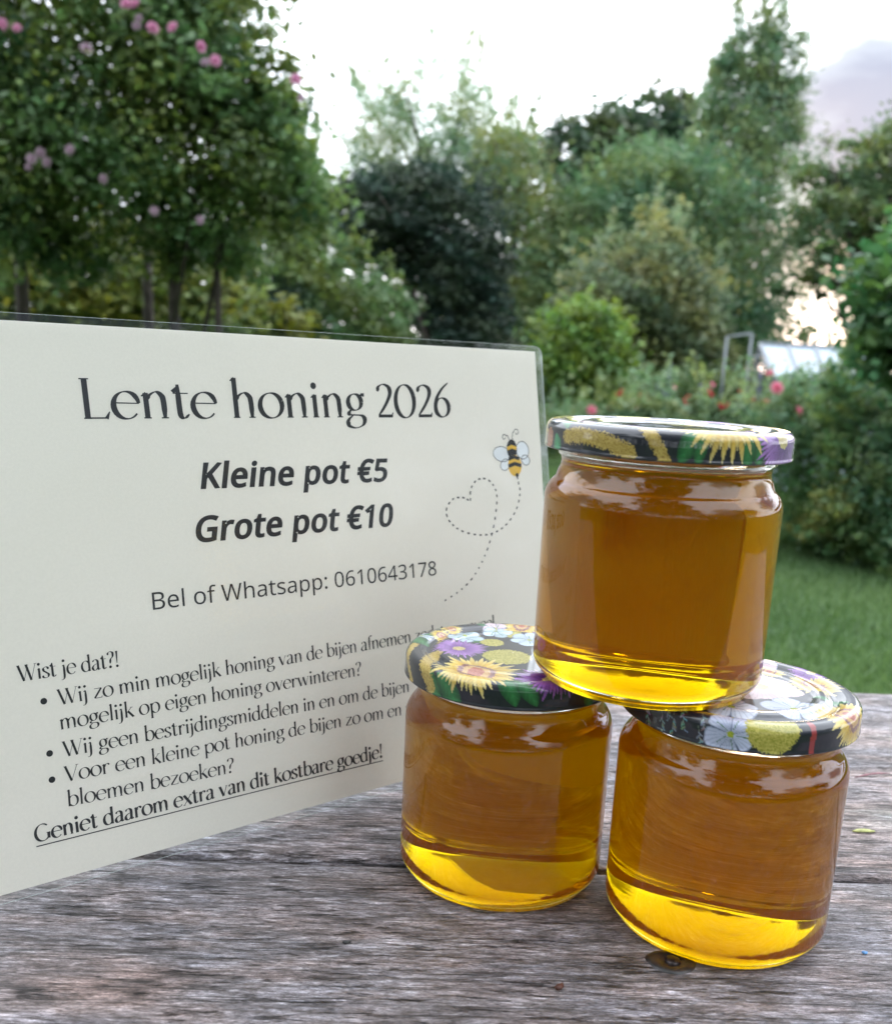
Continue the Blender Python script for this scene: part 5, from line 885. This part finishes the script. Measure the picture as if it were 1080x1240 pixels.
# ---- printed lids: the print is worked out in the flat sheet, (x, y) in mm, radius = distance along the tin
def h1(i, s): return (np.sin(i*127.1+s*311.7)*43758.5453) % 1.0
def noise2(X, Y, s=0):
    xi, yi = np.floor(X), np.floor(Y); xf, yf = X-xi, Y-yi; u, v = xf*xf*(3-2*xf), yf*yf*(3-2*yf)
    def hh(a, b): return (np.sin(a*12.9898+b*78.233+s*37.7)*43758.5453) % 1.0
    return (hh(xi, yi)*(1-u)+hh(xi+1, yi)*u)*(1-v)+(hh(xi, yi+1)*(1-u)+hh(xi+1, yi+1)*u)*v
def blend(C, m, col):
    m = np.clip(m, 0, 1)[:, None]; C[:] = C*(1-m)+np.asarray(col)*m
def flower(C, X, Y, cx, cy, R, n, dark, light, width=1.0, seed=0, r0=.25, layers=2, vein=.35, tipc=None, point=1.5):
    dx, dy = X-cx, Y-cy; r = np.hypot(dx, dy); th = np.arctan2(dy, dx)
    for L in range(layers):
        k = th/(2*PI)*n+.5*L+seed*.37; i = np.floor(k+.5); f = k-i; i = i % n
        Rp = R*(1-.14*L)*(.84+.22*h1(i, seed+L)); t = r/Rp; f = f+.10*(h1(i, seed+9)-.5)*t
        w = .50*width*np.clip(1-np.clip((t-.38)/.62, 0, 1)**point, 0, 1)
        m = (np.abs(f) < w) & (t < 1)
        q = np.clip((t-r0)/(1-r0), 0, 1); side = np.clip(np.abs(f)/(w+1e-6), 0, 1)
        col = np.outer(1-q, dark)+np.outer(q, light)
        if tipc is not None: col = col*(1-(q**3)[:, None])+np.outer(q**3, tipc)
        col *= (1-vein*side**3)[:, None]*(1-.22*(np.cos(f*38) > .6))[:, None]*(.82+.3*h1(i, seed+5))[:, None]
        C[m] = col[m]
def disc(C, X, Y, cx, cy, R, c0, c1, speck=3., seed=0, jag=.12):
    dx, dy = X-cx, Y-cy; r = np.hypot(dx, dy)/R; n_ = noise2(X*speck, Y*speck, seed); m = r < 1-jag+2*jag*noise2(X*2.1, Y*2.1, seed+3)
    col = np.outer(n_, c1)+np.outer(1-n_, c0); C[m] = col[m]
def leafp(C, X, Y, ax, ay, bx, by, w, c0, c1):
    L = math.hypot(bx-ax, by-ay); ux, uy = (bx-ax)/L, (by-ay)/L; s = ((X-ax)*ux+(Y-ay)*uy)/L; d = (-(X-ax)*uy+(Y-ay)*ux)
    ww = w*np.sin(np.clip(s, 0, 1)*PI)**.7; m = (s > 0) & (s < 1) & (np.abs(d) < ww)
    q = np.clip(np.abs(d)/(ww+1e-6), 0, 1); vn = (np.sin((s*L-np.abs(d)*1.2)*2.2) > .75)
    col = np.outer(q, c0)+np.outer(1-q, c1); col *= (1+.25*vn)[:, None]; C[m] = col[m]
def wheat(C, X, Y, pts, w, seed=0):
    for (ax, ay), (bx, by) in zip(pts[:-1], pts[1:]):
        L = math.hypot(bx-ax, by-ay); s = np.clip(((X-ax)*(bx-ax)+(Y-ay)*(by-ay))/L**2, 0, 1); d = np.hypot(X-ax-s*(bx-ax), Y-ay-s*(by-ay))
        n_ = noise2(X*3.4, Y*3.4, seed); m = d < w*(.62+.75*noise2(X*2.6+9, Y*2.6, seed+1))
        col = np.outer(n_, (.62, .50, .20))+np.outer(1-n_, (.26, .17, .05)); C[m] = col[m]
def line(C, X, Y, pts, w, col):
    for (ax, ay), (bx, by) in zip(pts[:-1], pts[1:]):
        L = math.hypot(bx-ax, by-ay)+1e-9; s = np.clip(((X-ax)*(bx-ax)+(Y-ay)*(by-ay))/L**2, 0, 1); d = np.hypot(X-ax-s*(bx-ax), Y-ay-s*(by-ay)); C[d < w] = col
YD, YL = (.62, .36, .06), (.80, .64, .20)
PD, PL = (.12, .04, .22), (.42, .22, .58)
GD, GG = (.012, .06, .022), (.04, .17, .06)
def sunflower(C, X, Y, cx, cy, R, seed=0, n=22):
    flower(C, X, Y, cx, cy, R, n, YD, YL, 1.0, seed, .3, 2, .35, (.84, .74, .42))
    disc(C, X, Y, cx, cy, R*.42, (.10, .04, .05), (.38, .20, .14), 3.2, seed); disc(C, X, Y, cx, cy, R*.30, (.45, .28, .10), (.62, .42, .22), 3.6, seed+1); disc(C, X, Y, cx, cy, R*.17, (.28, .08, .06), (.5, .22, .14), 4, seed+2)
def aster(C, X, Y, cx, cy, R, seed=0, n=26, dark=PD, light=PL):
    flower(C, X, Y, cx, cy, R, n, dark, light, .8, seed, .2, 2, .5, tuple(min(1, c*1.25) for c in light)); disc(C, X, Y, cx, cy, R*.2, (.30, .22, .10), (.75, .66, .35), 4, seed)
def pompom(C, X, Y, cx, cy, R, seed=0):
    disc(C, X, Y, cx, cy, R, (.22, .24, .04), (.66, .58, .22), 2.6, seed, .10)
def blossom(C, X, Y, cx, cy, R, seed=0, n=5, col=(.70, .74, .84)):
    flower(C, X, Y, cx, cy, R*1.04, n, (.22, .26, .36), (.30, .34, .44), 1.02, seed, .2, 1, .0, None, 6); flower(C, X, Y, cx, cy, R, n, tuple(c*.78 for c in col), col, .93, seed, .2, 1, .12, None, 6)
    disc(C, X, Y, cx, cy, R*.13, (.10, .22, .05), (.5, .5, .1), 3, seed)
    for k in range(n):
        a = (k+.12-seed*.37)*2*PI/n; line(C, X, Y, [(cx+R*.2*math.cos(a), cy+R*.2*math.sin(a)), (cx+R*.62*math.cos(a+.12), cy+R*.62*math.sin(a+.12))], .18, (.10, .18, .12))
def sprigs(C, X, Y, spots, seed, col=(.22, .27, .30)):
    r_ = random.Random(seed)
    for (x, y, a, L) in spots:
        ex, ey = x+L*math.cos(a), y+L*math.sin(a); line(C, X, Y, [(x, y), (ex, ey)], .16, (.14, .16, .13))
        for i in range(9):
            t = .25+.75*i/8; q = a+r_.choice((-1, 1))*r_.uniform(.5, 1.1); px, py = x+(ex-x)*t, y+(ey-y)*t
            line(C, X, Y, [(px, py), (px+1.5*math.cos(q), py+1.5*math.sin(q))], .24, tuple(c*r_.uniform(.6, 1.5) for c in col))
def fill(C, X, Y, seed, keep):
    """the rest of the all-over flower print, away from the motifs seen in front"""
    r_ = random.Random(seed); done = []
    for _ in range(300):
        a = r_.uniform(0, 2*PI); rr = math.sqrt(r_.random())*50; x, y = rr*math.cos(a), rr*math.sin(a); R = r_.uniform(5, 11)
        if not keep(x, y, R): continue
        if any(math.hypot(x-p, y-q) < (R+s)*.78 for p, q, s in done): continue
        done.append((x, y, R)); k = r_.random()
        leafp(C, X, Y, x, y, x+R*1.5*math.cos(a+1), y+R*1.5*math.sin(a+1), R*.3, GD, GG)
        if k < .25: sunflower(C, X, Y, x, y, R*1.1, r_.randint(0, 99), 20)
        elif k < .5: aster(C, X, Y, x, y, R, r_.randint(0, 99))
        elif k < .78: blossom(C, X, Y, x, y, R*.9, r_.randint(0, 99), 5, r_.choice([(.74, .78, .86), (.80, .66, .72), (.66, .76, .82)]))
        else: pompom(C, X, Y, x, y, R*.75, r_.randint(0, 99))
def lid_left(C, X, Y):
    fill(C, X, Y, 5, lambda x, y, R: y > 6+R*.6 or x > 22+R)
    blossom(C, X, Y, -19, 19, 8, 1, 6, (.62, .76, .84)); blossom(C, X, Y, -6, 28, 8, 3, 6, (.66, .80, .86)); blossom(C, X, Y, 8, 19, 8.5, 2, 6, (.64, .76, .86)); sunflower(C, X, Y, 6, 38, 9, 4)
    leafp(C, X, Y, -30, -30, -26, -48, 4.2, GD, GG); leafp(C, X, Y, -33, -26, -37, -44, 3.4, GD, GG); leafp(C, X, Y, -6, -34, -1, -50, 4.2, GD, GG); leafp(C, X, Y, -2, -38, 8, -49, 3.2, GD, GG); leafp(C, X, Y, -34, 4, -44, 12, 5, GD, GG)
    aster(C, X, Y, -21.5, 2, 12.5, 7, 26, (.20, .08, .32), (.50, .30, .66)); pompom(C, X, Y, -2.5, -6, 9.5, 3)
    aster(C, X, Y, 12, -32, 15, 11, 22, (.09, .03, .16), (.32, .15, .46)); leafp(C, X, Y, 26, -34, 34, -42, 3, GD, GG)
    wheat(C, X, Y, [(-31, -6), (-34, -18), (-36.5, -33)], 2.6, 2); wheat(C, X, Y, [(-40, 2), (-44, -12), (-47, -20)], 1.7, 5)
    sunflower(C, X, Y, -15.5, -27, 18.5, 2, 24)
def lid_right(C, X, Y):
    fill(C, X, Y, 12, lambda x, y, R: y > 10+R*.5)
    sprigs(C, X, Y, [(-36, -14, -2.2, 9), (-39, -20, -2.3, 8), (-31, -22, -1.9, 9), (-26, -27, -2.0, 11), (-31, -30, -2.3, 9), (-22, -33, -1.75, 10), (-25, -38, -1.9, 9), (-44, -24, -2.6, 6), (-35, -27, -2.3, 8)], 3)
    line(C, X, Y, [(-42, -20), (-30, -28), (-18, -34)], .22, (.16, .13, .08))
    flower(C, X, Y, 8, 2, 17, 7, (.70, .50, .56), (.82, .66, .68), 1.05, 4, .2, 2, .15, None, 6); disc(C, X, Y, 8, 2, 3.5, (.5, .4, .1), (.8, .7, .3), 3, 2)
    sunflower(C, X, Y, 30, 6, 11, 6, 18); blossom(C, X, Y, 13, -21, 11, 2, 5, (.62, .68, .82)); leafp(C, X, Y, 24, -8, 36, -14, 3, GD, GG)
    blossom(C, X, Y, -9, -22, 10.5, 0, 5, (.72, .76, .86)); pompom(C, X, Y, -15, -35, 3.6, 9)
    blossom(C, X, Y, -15, -43.5, 9.6, 1.35, 5, (.62, .67, .84)); pompom(C, X, Y, -.5, -42.5, 9.2, 3)
    line(C, X, Y, [(13, -38), (16, -50)], 1.1, (.30, .06, .06)); line(C, X, Y, [(36, -20), (42, -26)], .8, (.02, .10, .04))
    sunflower(C, X, Y, 31, -27, 15, 8, 22)
def lid_top(C, X, Y):
    fill(C, X, Y, 33, lambda x, y, R: y > -14+R*.5 and abs(x) < 60)
    wheat(C, X, Y, [(-41, -22), (-33, -32), (-23, -44)], 2.5, 1); wheat(C, X, Y, [(-16, -34), (-14, -42), (-10.5, -52)], 2.1, 3); wheat(C, X, Y, [(-22, -22), (-16, -34)], 1.6, 3)
    disc(C, X, Y, -48, -8, 4, (.2, .08, .05), (.45, .25, .16), 2.5, 4); leafp(C, X, Y, -44, -14, -50, -20, 3, (.02, .12, .06), (.06, .28, .13))
    leafp(C, X, Y, 2, -38, -6, -52, 3.4, GD, GG); leafp(C, X, Y, 2, -40, 1, -53, 2.4, GD, GG); leafp(C, X, Y, 15, -36, 22, -49, 3.6, GD, GG); leafp(C, X, Y, 22, -38, 27, -46, 2.6, GD, GG)
    aster(C, X, Y, 32, -29, 17.5, 5, 24, (.14, .06, .24), (.44, .26, .58)); sunflower(C, X, Y, 8.5, -32, 18.5, 3, 26)
def lid_mat():
    m, nt, b, o = mat_new('printed_tin'); a = N(nt, 'ShaderNodeAttribute', attribute_name='tint'); nt.links.new(a.outputs['Color'], b.inputs['Base Color'])
    b.inputs['Roughness'].default_value = .5; b.inputs['Coat Weight'].default_value = 1.0; b.inputs['Coat Roughness'].default_value = .05; b.inputs['Coat IOR'].default_value = 1.5; b.inputs['Specular IOR Level'].default_value = .3
    g = N(nt, 'ShaderNodeTexCoord'); nz = N(nt, 'ShaderNodeTexNoise', {'Vector': g.outputs['Object'], 'Scale': 90., 'Detail': 2.})
    bp = N(nt, 'ShaderNodeBump', {'Height': nz.outputs['Fac'], 'Strength': .06, 'Distance': .001}); nt.links.new(bp.outputs[0], b.inputs['Coat Normal'])
    return m
TIN = lid_mat()
def lid_mesh(paint):
    z = 0.
    prof = [(0, -.0009), (.024, -.0009)] + [(.0255, -.0008), (.0268, -.0003), (.0282, -.0001), (.0300, -.0004), (.0312, -.0011), (.0326, -.0016), (.0342, -.0014), (.0355, -.0006), (.0368, -.0001), (.0382, 0)] + \
           arcp(.0394, -.0031, .0031, 88, 4, 8) + [(.0426, -.005), (.0426, -.0085)] + arcp(.0422, -.0092, .0006, 20, -150, 6) + [(.0416, -.0088)]
    fine = [prof[0]]
    for a, b in zip(prof[:-1], prof[1:]):
        L = math.hypot(b[0]-a[0], b[1]-a[1]); k = max(1, round(L/.0003)); fine += [(a[0]+(b[0]-a[0])*i/k, a[1]+(b[1]-a[1])*i/k) for i in range(1, k+1)]
    n_out = len(fine); inn = [(.0413, -.0070), (.0412, -.0040), (.0395, -.0012), (.0340, -.0021), (.030, -.0012), (.0255, -.0016), (.012, -.0014), (0.0004, -.0014)]
    full = fine[1:]+inn; nt_ = 680; P = np.array(full); th = np.arange(nt_)*2*PI/nt_
    s = np.concatenate([[0], np.cumsum(np.hypot(*np.diff(np.array(fine), axis=0).T))])[1:]
    s = np.concatenate([s, np.full(len(inn), 999.)])
    X = P[:, 0][:, None]*np.cos(th); Y = P[:, 0][:, None]*np.sin(th); Z = np.repeat(P[:, 1][:, None], nt_, 1)
    V = np.stack([X, Y, Z], -1).reshape(-1, 3)
    fx = (s[:, None]*np.cos(th)*1000).ravel(); fy = (s[:, None]*np.sin(th)*1000).ravel()
    C = np.tile(np.array((.008, .010, .018)), (len(fx), 1)); C += .006*noise2(fx, fy, 2)[:, None]
    paint(C, fx, fy); L_ = C.mean(1)[:, None]; C[:] = np.clip((L_+(C-L_)*1.25)*.74, .004, 1); ss = np.repeat(s, nt_); C[ss > 90] = (.72, .66, .50); C[(ss > .0515) & (ss < 90)] = (.05, .05, .055)
    m = len(full); i = np.arange(m-1)[:, None]*nt_; j = np.arange(nt_)[None]; j2 = (j+1) % nt_
    F = np.stack([i+j, i+nt_+j, i+nt_+j2, i+j2], -1).reshape(-1, 4)
    me = mesh_np('lid', V, F, C)
    return me
def make_jar(x, y, z, label, paint, rot=0):
    o = empty('honey_jar', (x, y, z), 0); tag(o, label, 'jar', 'glass jars of honey with flowered lids')
    g = link('glass', glass_me, GLASS, o, True); g.rotation_euler = (0, 0, rot); h = link('honey', honey_me, HONEY, o, True)
    l = link('lid', lid_mesh(paint), TIN, o, True); l.location = (0, 0, JH)
    return o
make_jar(.02785, .36879, .0001, 'left honey jar of the bottom pair, big sunflower across its lid, nearest the sign', lid_left, .3)
make_jar(.10982, .33990, .0001, 'right honey jar of the bottom pair, white blossoms and sprigs on its black lid', lid_right, 1.1)
make_jar(.07519, .34470, JH+.0002, 'honey jar stacked on top of the other two, wheat ears on its lid rim', lid_top, 2.2)

# ------------------------------------------------------------------ small things on the table
rng = np.random.default_rng(3)
def bit(name, label, cat, p, size, col, rz, fold=.25):
    m = simple(name+'_surface', col, .6, bscale=600, vary=.3); L, w = size; V = []; F = []
    n = 8
    for i in range(n+1):
        t = i/n; ww = w*math.sin(PI*min(.97, max(.03, t)))**.8*(1+.15*math.sin(9*t)); h_ = L*.10*math.sin(PI*t)
        V += [(t*L-L/2, -ww, h_*.4), (t*L-L/2, 0, h_*.4+w*fold), (t*L-L/2, ww, h_*.6)]
    for i in range(n): a = 3*i; F += [(a, a+3, a+4, a+1), (a+1, a+4, a+5, a+2)]
    o = link(name, mesh_py(name, V, F), m, None, True); o.location = (p[0], p[1], .0006); o.rotation_euler = (0, 0, rz)
    s = o.modifiers.new('s', 'SOLIDIFY'); s.thickness = .0003
    return tag(o, label, cat)
bit('fallen_leaf', 'small yellow-green leaf fragment on the table right of the jars', 'leaf', (.1995, .4134), (.011, .0016), (.34, .35, .12), .1)
bit('bud_scale', 'tiny red-brown bud scale on the near plank below the left jar', 'debris', (.0450, .2866), (.0042, .0014), (.07, .022, .012), .9, .6)
bit('petal_shred', 'thin faded red shred lying far right on the table', 'debris', (.2310, .4790), (.024, .0006), (.20, .09, .10), .35)
bit('paint_fleck', 'tiny blue paint fleck on the near plank right of the jars', 'debris', (.1600, .3158), (.0024, .0010), (.08, .22, .45), .3)
bit('seed_husk', 'tiny dark seed husk lying on the plank in front of the sign', 'debris', (.0060-.035, .3060), (.0030, .0010), (.02, .02, .02), .2, .5)
print('tris', sum(len(o.data.loop_triangles) if False else len(o.data.polygons) for o in bpy.data.objects if o.type == 'MESH'))
